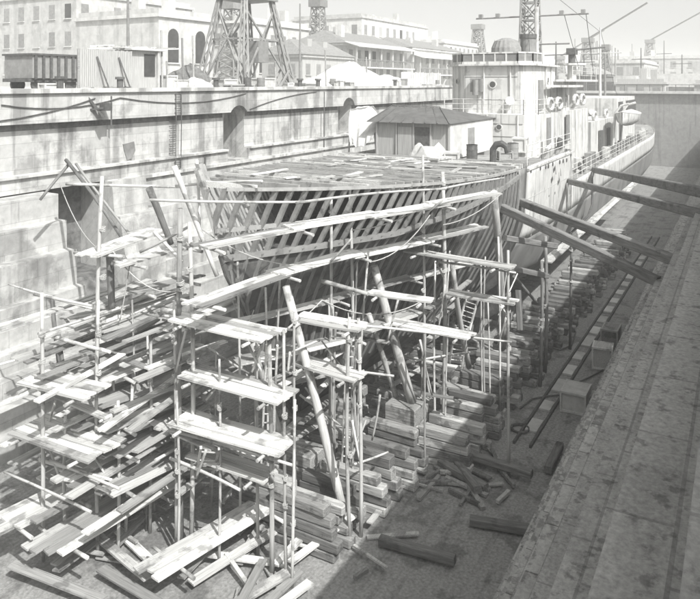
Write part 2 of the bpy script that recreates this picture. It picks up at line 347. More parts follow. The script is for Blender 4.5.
# scuttles, rust-black marks and a rubbing strake on the white side
def side(u,z,s=-1,out=.02): return Vector((u,VC+s*(half(u,z)+out),z))
for px_,py_ in ((530,171),(539.5,168.5),(545,167),(547.5,166),(552,164),(559,162),(562.5,161),(566,160)):
    q=at(px_,py_,v=9.42); u,z=q.x,q.z; MB().tube([side(u,z,out=.04),side(u,z,out=-.05)],R.uniform(.09,.13),12).build('scuttle',M['dark'],ship)
for px_,py_,w,h in ((554,169,.5,.24),(552,179.5,.46,.24),(559,181.5,.5,.24),(555.5,172,.07,.3),(560.5,172,.07,.5),(559,176,.06,.45),(556,193,.16,.14),(550,196,.12,.1)):
    q=at(px_,py_,v=9.42); u,z=q.x,q.z; MB().box(side(u,z,out=.01),(w,.03,h),m=Matrix.Rotation(-.35,3,'Y')).build('side_mark',M['iron'],ship)
run('rubbing_strake',lambda u:9.7,[34.4+1.8*i for i in range(7)],.08,.12,M['white'],inset=-.03)
# rails of the fore part
def rails(name,pts,h,m,step=1.6,nr=3,r=.022,parent=None):
    mb=MB()
    for a,b in zip(pts,pts[1:]):
        a=Vector(a);b=Vector(b);L=(b-a).length;n=max(1,int(L/step))
        for k in range(n+1):
            p=a+(b-a)*k/n; mb.tube([p,p+Vector((0,0,h))],r*1.3,6)
        for j in range(nr):
            dz=Vector((0,0,h*(j+1)/nr)); mb.tube([a+dz,b+dz],r,6)
    return mb.build(name,m,parent or ship)
rails('guard_rail',[side(u,9.85,out=-.15)+Vector((0,0,0)) for u in (35,38,41,45)],1.0,M['white'])
rails('guard_rail',[Vector((u,VC-half(u,7.75)+.15,7.75)) for u in (46,54,62,70,78,86)],1.0,M['white'])
# bridge
Z0=9.73
def poly_block(name,plan,z0,z1,m,parent=None): return MB().prism(plan,lambda p,t:(p[0],p[1],t),z0,z1).build(name,m,parent or ship)
poly_block('deckhouse',[(44.2,18.9),(43.4,17.6),(43.4,12.0),(44.0,11.2),(58,10.9),(58,18.9)],7.75,12.0,M['white'])
poly_block('bridge_block',[(46.6,18.0),(45.2,16.6),(45.2,12.9),(45.9,12.2),(51.5,12.0),(51.5,18.0)],12.0,15.15,M['white'])
poly_block('bridge_roof',[(46.4,18.3),(44.9,16.9),(44.9,12.7),(45.7,11.9),(51.7,11.7),(51.7,18.3)],15.15,15.27,M['white'])
poly_block('wing_platform',[(48.5,11.85),(49,10.2),(52.5,10.2),(53,11.85)],13.7,13.85,M['white'])
# windscreen of the open bridge: posts and panes
scr=MB(); gl=MB(); P=[(46.2,17.8),(45.1,16.7),(45.1,12.9),(45.8,12.1),(47.6,12.0)]
for a,b in zip(P,P[1:]):
    a=Vector((*a,15.27));b=Vector((*b,15.27));n=max(2,int((b-a).length/.75))
    for k in range(n+1):
        p=a+(b-a)*k/n; scr.box(p+Vector((0,0,.36)),(.09,.09,.72))
    scr.beam(a+Vector((0,0,.72)),b+Vector((0,0,.72)),.1,.1); scr.beam(a+Vector((0,0,.08)),b+Vector((0,0,.08)),.1,.16)
    gl.beam(a+Vector((0,0,.42)),b+Vector((0,0,.42)),.02,.55)
w=scr.build('windscreen',M['white'],ship); gl.build('pane',M['shut'],w)
# openings and fittings on the bridge front and side
def rnd(name,c,axis,r,m=None): 
    c=Vector(c);ax=Vector(axis); ring=MB().tube([c-ax*.02,c+ax*.05],r*1.35,14).build(name,M['white'],ship); MB().tube([c+ax*.051,c+ax*.06],r,14).build('glass',M['glass'],ring)
rnd('porthole',(45.18,14.6,13.9),(-1,0,0),.2); rnd('porthole',(43.38,13.6,11.2),(-1,0,0),.16); rnd('porthole',(43.38,15.2,11.2),(-1,0,0),.16)
rnd('porthole',(45.9,17.35,14.1),(-.75,.66,0),.15); rnd('porthole',(49.5,12.05,14.2),(0,-1,0),.18)
MB().bx((43.3,16.2,7.9+2),(43.42,17.0,11.7)).build('door',M['shut'],ship)
MB().bx((45.6,11.15,9.9),(46.4,11.05,11.75)).build('door',M['shut'],ship)
MB().bx((50.2,10.95,9.9),(51.1,10.86,11.75)).build('door',M['shut'],ship)
MB().bx((47.3,12.17,12.2),(48.3,12.02,14.2)).build('door',M['shut'],ship)
t=MB(); t.bx((44.7,15.2,13.4),(45.15,16.0,14.3)); t.tube([(44.6,15.6,13.2),(44.6,15.6,14.2)],.2,10); t.build('signal_lamp_bracket',M['greyst'],ship)
tw=poly_block('lamp_tower',[(51.5,13.0),(51.2,12.3),(51.5,11.4),(53.4,11.4),(53.4,13.0)],12.0,14.1,M['white']); rnd('porthole',(52.4,11.39,12.9),(0,-1,0),.22)
MB().bx((51,10.6,14.1),(60.5,12.6,14.25)).build('signal_deck',M['white'],ship)
rails('guard_rail',[(51.2,10.7,14.25),(56,10.7,14.25),(60.3,10.7,14.25)],.95,M['white'])
rails('guard_rail',[(43.6,17.4,12.0),(43.6,12.1,12.0),(44.1,11.3,12.0),(51,11.1,12.0)],.95,M['white'],1.2)
# director under a ribbed canvas, on the bridge top
dr=MB(); 
for k in range(18):
    pass
rows=[]
for j,(z,r) in enumerate(((15.3,.9),(15.8,1.02),(16.5,1.0),(17.0,.8),(17.2,.3))):
    rows.append([(49.2+r*(1+.05*(k%2))*math.cos(2*math.pi*k/36),14.9+r*(1+.05*(k%2))*math.sin(2*math.pi*k/36),z) for k in range(37)])
MB().grid(rows).build('gun_director',M['shut'],ship,smooth=False)
MB().tube([(50.2,13.6,15.3),(50.2,13.6,17.2)],.55,16).build('radar_drum',M['shut'],ship)
MB().tube([(50.2,13.6,17.2),(50.2,13.6,17.5)],.62,16).build('drum_lid',M['iron'],ship)
MB().tube([(51.0,13.2,15.2),(51.0,13.2,19.5)],.16,10).build('vent_trunk',M['white'],ship)
# lattice mast
ms=MB()
def lattice(mb,c,w0,w1,z0,z1,n,r):
    for a in range(4):
        sx,sy=((-1,-1),(1,-1),(1,1),(-1,1))[a]; tx,ty=((-1,-1),(1,-1),(1,1),(-1,1))[(a+1)%4]
        mb.tube([(c[0]+sx*w0,c[1]+sy*w0,z0),(c[0]+sx*w1,c[1]+sy*w1,z1)],r*1.5,6)
        for k in range(n):
            za,zb=z0+(z1-z0)*k/n,z0+(z1-z0)*(k+1)/n; wa,wb=lerp(w0,w1,k/n),lerp(w0,w1,(k+1)/n)
            pa=(c[0]+sx*wa,c[1]+sy*wa,za);pb=(c[0]+tx*wb,c[1]+ty*wb,zb);pc=(c[0]+tx*wa,c[1]+ty*wa,za);pd=(c[0]+sx*wb,c[1]+sy*wb,zb)
            mb.tube([pa,pb],r,5);mb.tube([pc,pd],r,5);mb.tube([pd,pb],r,5)
lattice(ms,(54.5,14.6),.8,.5,12,23.0,8,.055); ms.build('lattice_mast',M['greyst'],ship)
y=MB(); y.tube([(54.5,10.2,19.2),(54.5,19,19.2)],.07,6); y.tube([(54.5,11.6,17.0),(54.5,17.6,17.0)],.07,6)
for v in (10.6,12.2,17.2,18.6): y.box((54.5,v,19.35),(.3,.3,.35))
y.build('yard',M['greyst'],ship)
MB().tube([(59,14.8,7.8),(59.2,14.8,14.6)],1.35,18,r1=1.2).build('funnel',M['greyst'],ship)
# searchlight and light-gun platforms right of the mast
pl=MB(); pl.tube([(57.2,12,12),(57.2,12,15.4)],.35,10); pl.tube([(57.2,12,15.4),(57.2,12,15.55)],1.1,16); pl.build('gun_platform',M['white'],ship)
gn=MB(); gn.tube([(57.2,12,15.55),(57.2,12,16.4)],.28,10); gn.box((57.2,12,16.5),(.9,.7,.5)); gn.tube([(57.0,11.8,16.6),(59.6,9.9,16.9)],.07,8); gn.tube([(57.2,12.1,16.6),(59.9,10.2,16.9)],.07,8); gn.build('light_gun',M['iron'],ship)
# after deckhouses with dark openings, covered boat, davits
poly_block('after_deckhouse',[(63,18),(63,11.6),(74,11.4),(74,18)],7.75,10.6,M['white'])
poly_block('after_deckhouse',[(77,17.8),(77,11.6),(92,11.8),(92,17.8)],7.75,12.4,M['white'])
for u0,u1,z0,z1 in ((78,80.6,10.4,12.0),(84,91,10.3,12.0),(78.5,79.4,7.8,9.7),(66,67,7.8,9.7),(70,71.2,7.8,9.7)):
    MB().bx((u0,11.5 if u0<77 else 11.68,z0),(u1,11.3 if u0<77 else 11.52,z1)).build('opening',M['iron'],ship)
poly_block('gun_house',[(95,16.6),(95,13.0),(96,12.6),(99,12.6),(99,17)],7.75,10.4,M['greyst'])
MB().tube([(95,14.2,9.4),(91,14.0,10.3)],.16,10).build('gun_barrel',M['greyst'],ship); MB().tube([(95,15.4,9.4),(91,15.2,10.3)],.16,10).build('gun_barrel',M['greyst'],ship)
for u in (68,72.5):
    MB().tube([(u,10.6,7.75),(u,10.4,11.2),(u,9.9,11.9),(u,9.2,12.1)],.11,8).build('davit',M['white'],ship)
MB().tube([(86,14.8,12.4),(86,14.8,20.5)],.16,8,r1=.08).build('mainmast',M['white'],ship)
y=MB(); y.tube([(86,12.4,17.5),(86,17.2,17.5)],.06,6); y.build('main_yard',M['white'],ship)
st=MB()
for a,b in (((54.5,14.8,22.5),(86,14.8,20)),((54.5,14.8,20),(47,12.6,15.4)),((86,14.8,20.3),(104,14.8,8.6)),((54.5,10.4,19.2),(60,10.8,14.3)),((54.5,12,19.2),(56,11,14.3))): st.tube([a,b],.025,5)
st.build('rigging',M['iron'],ship)
def boat(name,c,L,Bm,H,lab,cover=True,rz=0):
    t=thing(name,c,lab,'boat'); c=Vector(c); rows=[]; Mx=Matrix.Rotation(rz,3,'Z')
    for i in range(11):
        x=-L/2+L*i/10; b=Bm/2*max(.03,(1-abs(2*x/L)**2.6)); sh=.25*(2*x/L)**2
        rows.append([c+Mx@Vector((x,b*math.sin(a),(-math.cos(a)*H if abs(a)<1.56 else 0)+H+sh)) for a in [(-1.57+3.14*k/8) for k in range(9)]])
    MB().grid(rows).build('hull',M['white'],t,smooth=True)
    if cover:
        rows=[]
        for i in range(11):
            x=-L/2+L*i/10; b=Bm/2*max(.03,(1-abs(2*x/L)**2.6))+.03; sh=.25*(2*x/L)**2
            rows.append([c+Mx@Vector((x,b*k/3,H+sh+.02+.35*(1-abs(k)/3)*(1-abs(2*x/L)**3))) for k in range(-3,4)])
        MB().grid(rows).build('cover',M['canvas'],t,smooth=True)
    return t
boat('ship_boat',(70.2,9.6,10.0),7,2.2,1.1,'white ship\'s boat under canvas hanging in davits on the warship')
# things standing on the foredeck
zd=9.75
hut=thing('deck_hut',(39,16.2,zd),'weathered site hut with hipped felt roof standing on the foredeck','hut')
zb=zd+.05; ze=zd+2.05
hw=MB(); hw.bx((35.7,13.9,zb),(43.0,18.4,ze)); hw.build('wall',M['boards'],hut)
ra,rb=Vector((38.6,18.8,12.6)),Vector((39.4,16.0,12.5))
e=[Vector(p) for p in ((35.3,13.78,ze-.02),(43.4,13.78,ze-.02),(43.4,18.8,ze-.02),(35.3,18.8,ze-.02))]
rf=MB(); rf.add(e+[ra,rb],[(0,3,4,5),(0,5,1),(1,5,4,2),(2,4,3),(0,1,2,3)]); ro=rf.build('roof',M['felt'],hut); MB().bx((35.68,13.88,zb+.02),(43.0,13.95,ze-.06)).build('sunlit_side',M['plaster'],hut)  # paler face paints stronger sunlight on the side wall
bt=MB()
for k in range(8):
    t=k/7; bt.beam(lerp(e[0],e[3],t)+Vector((0,0,.03)),lerp(rb,ra,t)+Vector((0,0,.03)),.07,.03)
bt.build('batten',M['felt'],ro); MB().beam(ra+Vector((0,0,.05)),rb+Vector((0,0,.05)),.2,.06).build('ridge_cap',M['felt'],ro)
d=MB().bx((35.62,15.1,zb),(35.72,15.95,zb+1.75)).build('door',M['iron'],hut); MB().bx((35.6,15.2,zb+.9),(35.64,15.3,zb+1.0)).build('handle',M['iron'],d)
MB().bx((35.6,16.15,zb+.1),(35.7,17.0,zb+1.75)).build('door',M['boards'],hut)
wn=MB().bx((38.4,13.86,zb+.5),(39.5,13.92,zb+1.6)).build('window_shutter',M['shut'],hut)
for v in (13.95,15.02,16.05,17.1,18.35): MB().bx((35.6,v-.05,zb),(35.7,v+.05,ze-.05)).build('corner_post',M['boards'],hut)
# canvas sheet rigged left of the hut
cvt=thing('canvas_screen',tuple(at(362,150,d=41)),'pale canvas sheet rigged on poles at the left end of the deck hut','canvas')
q0=[at(350,110,d=42.5),at(362,106,d=43),at(373,106.5,d=43),at(383,122,d=41.5)]; q1=[at(350,142,d=41),at(356,147,d=40.5),at(364,146,d=40),at(372,138,d=40)]
rows=[]
for k in range(11):
    t=k/10; rows.append([lerp(q0[i],q0[min(i+1,3)],f)*(1-t)+lerp(q1[i],q1[min(i+1,3)],f)*t+Vector((-.22*math.sin(math.pi*t)+.05*math.sin(5*i+9*f+4*t),0,-.05*math.sin(7*f+i))) for i in range(3) for f in ((0,.33,.66) if i<2 else (0,.33,.66,1))])
o=MB().grid(rows).build('sheet',M['canvas'],cvt); md=o.modifiers.new('s','SOLIDIFY'); md.thickness=.02
for a_,b_ in ((q0[0],at(349,152,d=41.5)),(q0[2],at(376,152,d=41.5)),(q0[0],q0[2]),(q0[2],q0[3])): MB().tube([a_,b_],.05,6).build('pole',M['plank2'],cvt)
vp=MB(); b=at(493,167,z=zd); vp.tube([b,b+Vector((0,0,.9)),b+Vector((.0,-.18,1.15)),b+Vector((0,-.45,1.2)),b+Vector((0,-.7,1.05)),b+Vector((0,-.78,.75))],.17,10)
tag(vp.build('gooseneck_vent',M['iron']),'dark hooked ventilator pipe standing on the foredeck right of the hut','ventilator')
def drum(p,r,h,m,lab): 
    p=Vector(p); t=thing('oil_drum',p,lab,'drum','drums on the foredeck'); MB().tube([p,p+Vector((0,0,h))],r,16).build('drum_body',m,t)
    k=MB(); 
    for z in (.02,h*.33,h*.66,h-.02): k.tube([p+Vector((0,0,z-.02)),p+Vector((0,0,z+.02))],r*1.05,16)
    k.build('hoop',m,t)
def crate(p,s,rz,m,lab,name='crate',group=None):
    p=Vector(p); t=thing(name,p,lab,'crate',group); Mx=Matrix.Rotation(rz,3,'Z')
    MB().box(p+Vector((0,0,s[2]/2)),(s[0]*.94,s[1]*.94,s[2]*.96),rz).build('panel',m,t)
    k=MB()
    for a in (-1,1):
        for b_ in (-1,1):
            k.box(p+Mx@Vector((a*s[0]/2,b_*s[1]/2,s[2]/2)),(.08,.08,s[2]),rz)
        k.box(p+Mx@Vector((a*s[0]/2,0,s[2]-.05)),(.07,s[1],.09),rz); k.box(p+Mx@Vector((a*s[0]/2,0,.06)),(.07,s[1],.09),rz)
        k.box(p+Mx@Vector((0,a*s[1]/2,s[2]-.05)),(s[0],.07,.09),rz); k.box(p+Mx@Vector((0,a*s[1]/2,.06)),(s[0],.07,.09),rz)
    k.build('batten',m,t)
drum(at(472,160,z=zd),.3,.85,M['iron'],'dark drum standing beside the right wall of the deck hut')
drum(at(513,158,z=zd),.3,.85,M['greyst'],'grey drum standing near the rail by the bridge')
crate(at(452,163,z=zd),(.9,.7,.6),.3,M['canvas'],'white box on the foredeck before the hut wall')
crate(at(440,166,z=zd),(1.2,.6,.45),-.2,M['plank'],'low pale crate on the foredeck before the hut corner')
crate(at(520,152,z=zd),(1.1,.8,.9),.1,M['white'],'white locker at the foot of the bridge by the rail')
crate(at(505,160,z=zd),(.7,.7,.5),.5,M['plank2'],'grey crate on the deck left of the white locker')
hp=MB(); c0=at(430,160,z=zd)
bmr=bmesh.new(); bmesh.ops.create_icosphere(bmr,subdivisions=3,radius=1)
hp.add([c0+Vector((v.co.x*.9,v.co.y*1.3,max(0,v.co.z)*(.9+.35*math.sin(v.co.x*7)*math.cos(v.co.y*6)))) for v in bmr.verts],[tuple(v.index for v in f.verts) for f in bmr.faces]); bmr.free()
tag(hp.build('canvas_heap',M['canvas']),'crumpled heap of white canvas against the front of the deck hut','canvas')

def cowl(px,py,d,h,lab):
    p=at(px,py,d=d); t=thing('cowl_vent',tuple(p),lab,'ventilator','cowl ventilators on the warship'); MB().tube([p,p+Vector((0,0,h)),p+Vector((-.1,-.06,h+.2)),p+Vector((-.4,-.25,h+.3))],.16,10,r1=.3).build('cowl',M['white'],t); MB().tube([p,p+Vector((0,0,.08))],.26,10).build('base',M['greyst'],t)
for i,(px,py,d,h,lab) in enumerate(((508,122,46,1.1,'white cowl ventilator before the bridge door'),(532,128,48.5,1.3,'white cowl ventilator at the tower foot by the bridge'),(547,140,49.5,1.2,'white cowl ventilator on the deck abaft the bridge'),(562,141,54,1.2,'white cowl ventilator near the first after deckhouse'),(590,128,74,1.4,'white cowl ventilator near the second after deckhouse'))): cowl(px,py,d,h,lab)
fit=[]
for i in range(34):
    u=R.uniform(44,92); z=7.75 if u>45.5 else 9.85; v=VC-half(u,z)+R.uniform(.5,1.2); p=Vector((u,v,z)); k=i%4
    if k==0: tag(MB().box(p+Vector((0,0,.45)),(R.uniform(.5,1.2),.5,.9)).add([],[]).build('ready_locker',M[R.choice(['white','greyst'])]),'small steel locker on the side deck of the warship','locker','lockers on the side deck')
    elif k==1: tag(MB().tube([p,p+Vector((0,0,.5)),p+Vector((.12,0,.58))],.14,10).tube([p+Vector((.45,0,0)),p+Vector((.45,0,.55))],.14,10).box(p+Vector((.22,0,.05)),(.9,.4,.1)).build('mooring_bitts',M['iron']),'dark pair of mooring bitts on the side deck of the warship','bitts','mooring bitts on the side deck')
    elif k==2: tag(MB().tube([p+Vector((-.5,0,.3)),p+Vector((.5,0,.3))],.28,12).box(p+Vector((-.5,0,.3)),(.06,.7,.6)).box(p+Vector((.5,0,.3)),(.06,.7,.6)).build('cable_reel',M['shut']),'wire reel standing on the side deck of the warship','reel','reels on the side deck')
    else: tag(MB().beam(p+Vector((-R.uniform(.8,1.6),0,.1)),p+Vector((R.uniform(.8,1.6),.2,.25)),.2,.12).build('loose_timber',M['plank']),'loose timber lying on the side deck of the warship','timber','timbers on the side deck')
for u,z in ((46.5,12.6),(49,12.6),(54.5,12.7),(57,12.7),(66,11.0),(72,11.0)):
    vv=11.2 if u<60 else 11.9; t=thing('life_raft',(u,vv,z),'oval life raft stowed on top of the ship\'s deckhouses','raft','life rafts on the deckhouses')
    ring=[(u+.75*math.cos(a),vv-.05,z+.38*math.sin(a)) for a in [2*math.pi*k/16 for k in range(17)]]; MB().tube(ring,.13,8,cap=False).build('raft_ring',M['canvas'],t); g_=MB()
    for k in range(5): g_.beam((u-.5+.25*k,vv-.05,z-.34),(u-.5+.25*k,vv-.05,z+.34),.06,.03)
    g_.build('raft_floor',M['plank2'],t)
# pipes, seams and brackets that make the white house-work less blank
for a_,b_ in (((43.36,12.4,9.9),(43.36,12.4,12)),((43.36,14.4,9.9),(43.36,14.4,12)),((45.14,13.4,12),(45.14,13.4,15.1)),((45.14,15.2,12),(45.14,15.2,15.1)),((48.9,11.99,12),(48.9,11.99,15.1)),((50.4,11.98,12),(50.4,11.98,15.1)),((48,11.08,8),(48,11.08,12)),((53.5,10.97,8),(53.5,10.97,12)),((56,10.92,8),(56,10.92,12))): MB().tube([a_,b_],.05,6).build('pipe',M['white'],ship)
for z in (10.6,11.4): MB().bx((43.37,12.1,z),(43.41,17.5,z+.03)).build('plate_seam',M['greyst'],ship)
for z in (12.9,14.4): MB().bx((45.17,12.95,z),(45.21,16.5,z+.025)).build('plate_seam',M['greyst'],ship)
for u in (36.1,38.7,41.4,43.9): MB().beam(side(u,6.1,out=.012),side(u,9.7,out=.012),.03,.03,up=(0,1,0)).build('plate_seam',M['canvas'],ship)
for z in (7.0,8.2): run('plate_seam',lambda u:z,[34.5+1.5*i for i in range(8)],.025,.03,M['canvas'],inset=-.01,sides=(-1,))
# ------------------------------------------------------------------ the far quay and the town behind it
QZ=13.5
def building(name,c0,c1,h,lab,cat,cols,rows,m='plaster',roof='flat',win=(1.1,1.7),base=QZ,arched=False,balcony=None,z0=1.0,faces=('v','u'),shut='shut',pitch=2.0):
    """block with its long face along u at v=c0.y, seen from -v and -u"""
    t=thing(name,((c0[0]+c1[0])/2,(c0[1]+c1[1])/2,base),lab,cat)
    MB().bx((c0[0],c0[1],base-.5),(c1[0],c1[1],base+h)).build('wall',M[m],t)
    MB().bx((c0[0]-.25,c0[1]-.25,base+h),(c1[0]+.25,c1[1]+.25,base+h+.35)).build('cornice',M[m],t)
    if roof=='pitched':
        rb=MB(); z=base+h+.35; um=[(c0[0]-.4,z),(c1[0]+.4,z)]
        vm=(c0[1]+c1[1])/2; vs=[(c0[0]-.4,c0[1]-.4,z),(c1[0]+.4,c0[1]-.4,z),(c1[0]+.4,c1[1]+.4,z),(c0[0]-.4,c1[1]+.4,z),(c0[0]+1.5,vm,z+pitch),(c1[0]-1.5,vm,z+pitch)]
        rb.add(vs,[(0,1,5,4),(1,2,5),(2,3,4,5),(3,0,4),(0,3,2,1)]); rb.build('roof',M['shut'],t)
    else:
        MB().bx((c0[0]+.2,c0[1]+.2,base+h+.35),(c1[0]-.2,c1[1]-.2,base+h+.9)).build('parapet',M[m],t)
    for _ in range(2):
        cx,cy=R.uniform(c0[0]+1.5,c1[0]-1.5),R.uniform(c0[1]+2,(c0[1]+c1[1])/2); MB().bx((cx-.5,cy-.5,base+h+.3),(cx+.5,cy+.5,base+h+R.uniform(2,3.2))).build('chimney',M[m],t)
    fh=(h-z0)/rows
    for f in faces:
        L=(c1[0]-c0[0]) if f=='v' else (c1[1]-c0[1]); n=cols if f=='v' else max(1,int(cols*L/(c1[0]-c0[0])))
        for r in range(rows):
            for k in range(n):
                p=(k+.5)*L/n; zc=base+z0+fh*(r+.45); w,hh=win
                hh=min(hh,fh*.75)
                def pt(a,z,d): return (c0[0]+a,c0[1]-d,z) if f=='v' else (c0[0]-d,c0[1]+a,z)
                if arched:
                    poly=[(p-w/2,zc-hh/2),(p+w/2,zc-hh/2)]+[(p+w/2*math.cos(q*math.pi/8),zc+hh/2-w/2+w/2*math.sin(q*math.pi/8)) for q in range(9)]
                else: poly=[(p-w/2,zc-hh/2),(p+w/2,zc-hh/2),(p+w/2,zc+hh/2),(p-w/2,zc+hh/2)]
                wi=MB().prism(poly,lambda q,d:pt(q[0],q[1],d),-.1,.03).build('window',M[shut if shut=='dark' or R.random()<.6 else R.choice(['dark','shut','greyst','boards'])],t)
                MB().prism([(p-w/2-.12,zc-hh/2-.14),(p+w/2+.12,zc-hh/2-.14),(p+w/2+.12,zc-hh/2-.02),(p-w/2-.12,zc-hh/2-.02)],lambda q,d:pt(q[0],q[1],d),-.05,.16).build('sill',M[m],wi)
    if balcony:
        for zb in balcony:
            b=MB().bx((c0[0]-.3,c0[1]-1.8,base+zb),(c1[0]+.3,c0[1]-.01,base+zb+.2)).build('balcony',M[m],t)
            rr=MB(); n=int((c1[0]-c0[0])/.5)
            for k in range(n+1): rr.box((c0[0]+(c1[0]-c0[0])*k/n,c0[1]-1.7,base+zb+.7),(.09,.06,1.0))
            rr.beam((c0[0],c0[1]-1.7,base+zb+1.22),(c1[0],c0[1]-1.7,base+zb+1.22),.1,.1); rr.build('railing',M['shut'],b)
            ps=MB(); n=int((c1[0]-c0[0])/3.6)
            for k in range(n+1): ps.box((c0[0]+(c1[0]-c0[0])*k/n,c0[1]-1.6,base+zb+1.6),(.2,.2,2.8))
            ps.build('post',M[m],b)
            MB().add([(c0[0]-.6,c0[1]-2.3,base+zb+2.9),(c1[0]+.6,c0[1]-2.3,base+zb+2.9),(c1[0]+.6,c0[1]-.01,base+zb+3.6),(c0[0]-.6,c0[1]-.01,base+zb+3.6),(c0[0]-.6,c0[1]-2.3,base+zb+3.0),(c1[0]+.6,c0[1]-2.3,base+zb+3.0),(c1[0]+.6,c0[1]-.01,base+zb+3.72),(c0[0]-.6,c0[1]-.01,base+zb+3.72)],[(0,1,2,3),(4,7,6,5),(0,4,5,1),(1,5,6,2),(2,6,7,3),(3,7,4,0)]).build('verandah_roof',M[m],b)
    return t
building('arched_building',(50.5,50),(58.5,62),7.0,'pale dockyard building with two tall dark arched openings behind the coal heap','building',2,1,arched=True,win=(1.5,3.4),z0=2.0,shut='dark',faces=('v',))
building('town_house',(74,58),(90,70),8.5,'pale house with small windows behind the crane legs','building',6,2,win=(1.0,1.6))
building('verandah_building',(85,48.5),(104,58),5.8,'pale two storey building with a shaded verandah above the rubble heap','building',8,2,balcony=(2.6,),roof='pitched',win=(1.1,1.5))
building('balcony_building',(108,49),(132,60),6.2,'long pale building with a dark railed balcony behind the deck hut','building',9,2,balcony=(1.8,),win=(1.1,1.6),roof='pitched')
building('store_shed',(70,46),(82,52),3.6,'low grey shed of upright boards between crane and verandah building','shed',5,1,m='boards',win=(1.0,1.3),roof='pitched')
building('town_house',(140,56),(165,70),9,'tall pale block far behind the ship\'s bridge','building',9,3,win=(1.1,1.6))
building('town_house',(172,20),(200,34),7.5,'pale warehouse beyond the dock gate left of the lattice tower','building',8,2,win=(1.4,2),base=11)
building('town_house',(190,-8),(215,10),5.5,'low pale warehouse beyond the dock gate under the lattice tower','building',8,1,win=(2,2.4),base=11,roof='pitched')
building('town_house',(205,-40),(225,-16),8,'pale warehouse beyond the dock gate at the right edge','building',7,2,win=(1.4,2),base=11)
building('town_house',(118,64),(150,80),13,'highest pale block on the skyline over the balcony building','building',10,3,win=(1.2,1.9))
building('town_house',(62,76),(84,92),12,'pale block on the skyline over the crane','building',8,3,win=(1.2,1.9))
tag(MB().bx((165,-60,9),(300,40,11)).build('far_mole',M['quay'],loc=(0,0,0)),kind='structure')
# quay front: wagon, hoarding, hut, coal, sheets
wg=thing('goods_wagon',(24.0,33.2,QZ),'dark open goods wagon standing at the far left of the quay','wagon')
def U(px,v): return at(px,83,v=v).x if False else v*( (cs+(px-HX)/F*sn)/(sn-(px-HX)/F*cs) )
u0,u1=U(30,32.5),U(79,32.5)
MB().bx((u0,32.3,QZ+.75),(u1,34.6,QZ+1.95)).build('wagon_body',M['shut'],wg)
k=MB()
for i in range(7): k.bx((u0+.1+(u1-u0-.3)*i/6,32.22,QZ+.7),(u0+.25+(u1-u0-.3)*i/6,32.3,QZ+2.0))
k.bx((u0-.1,32.2,QZ+1.95),(u1+.1,34.7,QZ+2.05)); k.bx((u0-.2,32.4,QZ+.55),(u1+.2,34.5,QZ+.74)); k.build('frame',M['iron'],wg)
for fu in (.18,.82):
    for vv in (32.6,34.3):
        MB().tube([(lerp(u0,u1,fu),vv-.06,QZ+.42),(lerp(u0,u1,fu),vv+.06,QZ+.42)],.42,16).build('wheel',M['iron'],wg)
fd=thing('hoarding',(28,32.2,QZ),'tall boarded hoarding with leaning props left of the quay hut','fence')
u0,u1=U(80,32.0),U(132,32.0); k=MB(); n=26
for i in range(n):
    a=u0+(u1-u0)*i/n; k.bx((a+.01,32.0,QZ+.25+.05*R.random()),(a+(u1-u0)/n-.01,32.04,QZ+2.35+.06*R.random()))
k.build('board_panel',M['boards'],fd)
k=MB()
for i in range(5): 
    a=lerp(u0,u1,i/4); k.box((a,32.12,QZ+1.2),(.12,.12,2.4))
k.build('post',M['plank2'],fd)
for f_ in (.3,.72):
    a=lerp(u0,u1,f_); MB().beam((a,31.95,QZ+2.0),(a+.5,31.5,QZ+.1),.09,.09).build('prop',M['iron'],fd)
hs=thing('quay_hut',(33,33.5,QZ),'small quay hut with dark doorway and loose timber on its roof','hut')
u0,u1=U(132,32.4),U(160,32.4)
MB().bx((u0,32.4,QZ),(u1,35,QZ+2.5)).build('wall',M['boards'],hs); MB().bx((u0-.3,32.1,QZ+2.5),(u1+.3,35.2,QZ+2.62)).build('roof',M['plaster'],hs)
MB().bx((lerp(u0,u1,.42),32.36,QZ+.9),(lerp(u0,u1,.8),32.5,QZ+2.3)).build('doorway',M['dark'],hs)
MB().bx((lerp(u0,u1,.84),32.2,QZ),(lerp(u0,u1,.9),32.4,QZ+2.5)).build('post',M['plaster'],hs)
for i in range(12):
    a=Vector((U(85+6*i,33),32.4+R.random()*1.2,QZ+2.48+.16*R.random())) if i<8 else Vector((U(90+6*i,33),32.4+R.random(),QZ+2.66))
    tag(MB().beam(a,a+Vector((1.6+R.random(),.8*R.random()-.4,.12)),.14,.08).build('loose_timber',M['plank']),'loose timber lying along the top of hoarding and hut','timber','timbers on the hoarding')
def heap(name,c,rx,ry,h,m,lab,cat,seed=0,amp=.25):
    rr=random.Random(seed); ph=[rr.random()*6 for _ in range(6)]
    rows=[]; n=26
    for j in range(12):
        q=j/11; row=[]
        for k in range(n+1):
            a=2*math.pi*k/n; w=1+amp*.5*math.sin(2*a+ph[0])+amp*.4*math.sin(3*a+ph[1])
            z=h*(1-q**1.25)*(1+amp*math.sin(3*a+ph[2])*q+.1*math.sin(7*a+5*q+ph[3]))
            row.append((c[0]+rx*q*w*math.cos(a),c[1]+ry*q*w*math.sin(a),c[2]+max(-.05,z)+ (0.06*math.sin(11*a+9*q))))
        rows.append(row)
    return tag(MB().grid(rows).build(name,m,smooth=True),lab,cat)
heap('coal_heap',(U(190,35.5),35.5,QZ),3.2,2.0,1.75,M['coal'],'dark coal heap on the quay between hut and crane','heap',1)
heap('rubble_heap',(U(350,35.4),35.4,QZ),7.5,4.2,2.5,M['rubble'],'tall white rubble heap on the quay left of the deck hut','heap',2)
heap('rubble_heap',(U(312,36),35.5,QZ),4,2.2,1.0,M['rubble'],'low white rubble heap beside the crane foot','heap',3)
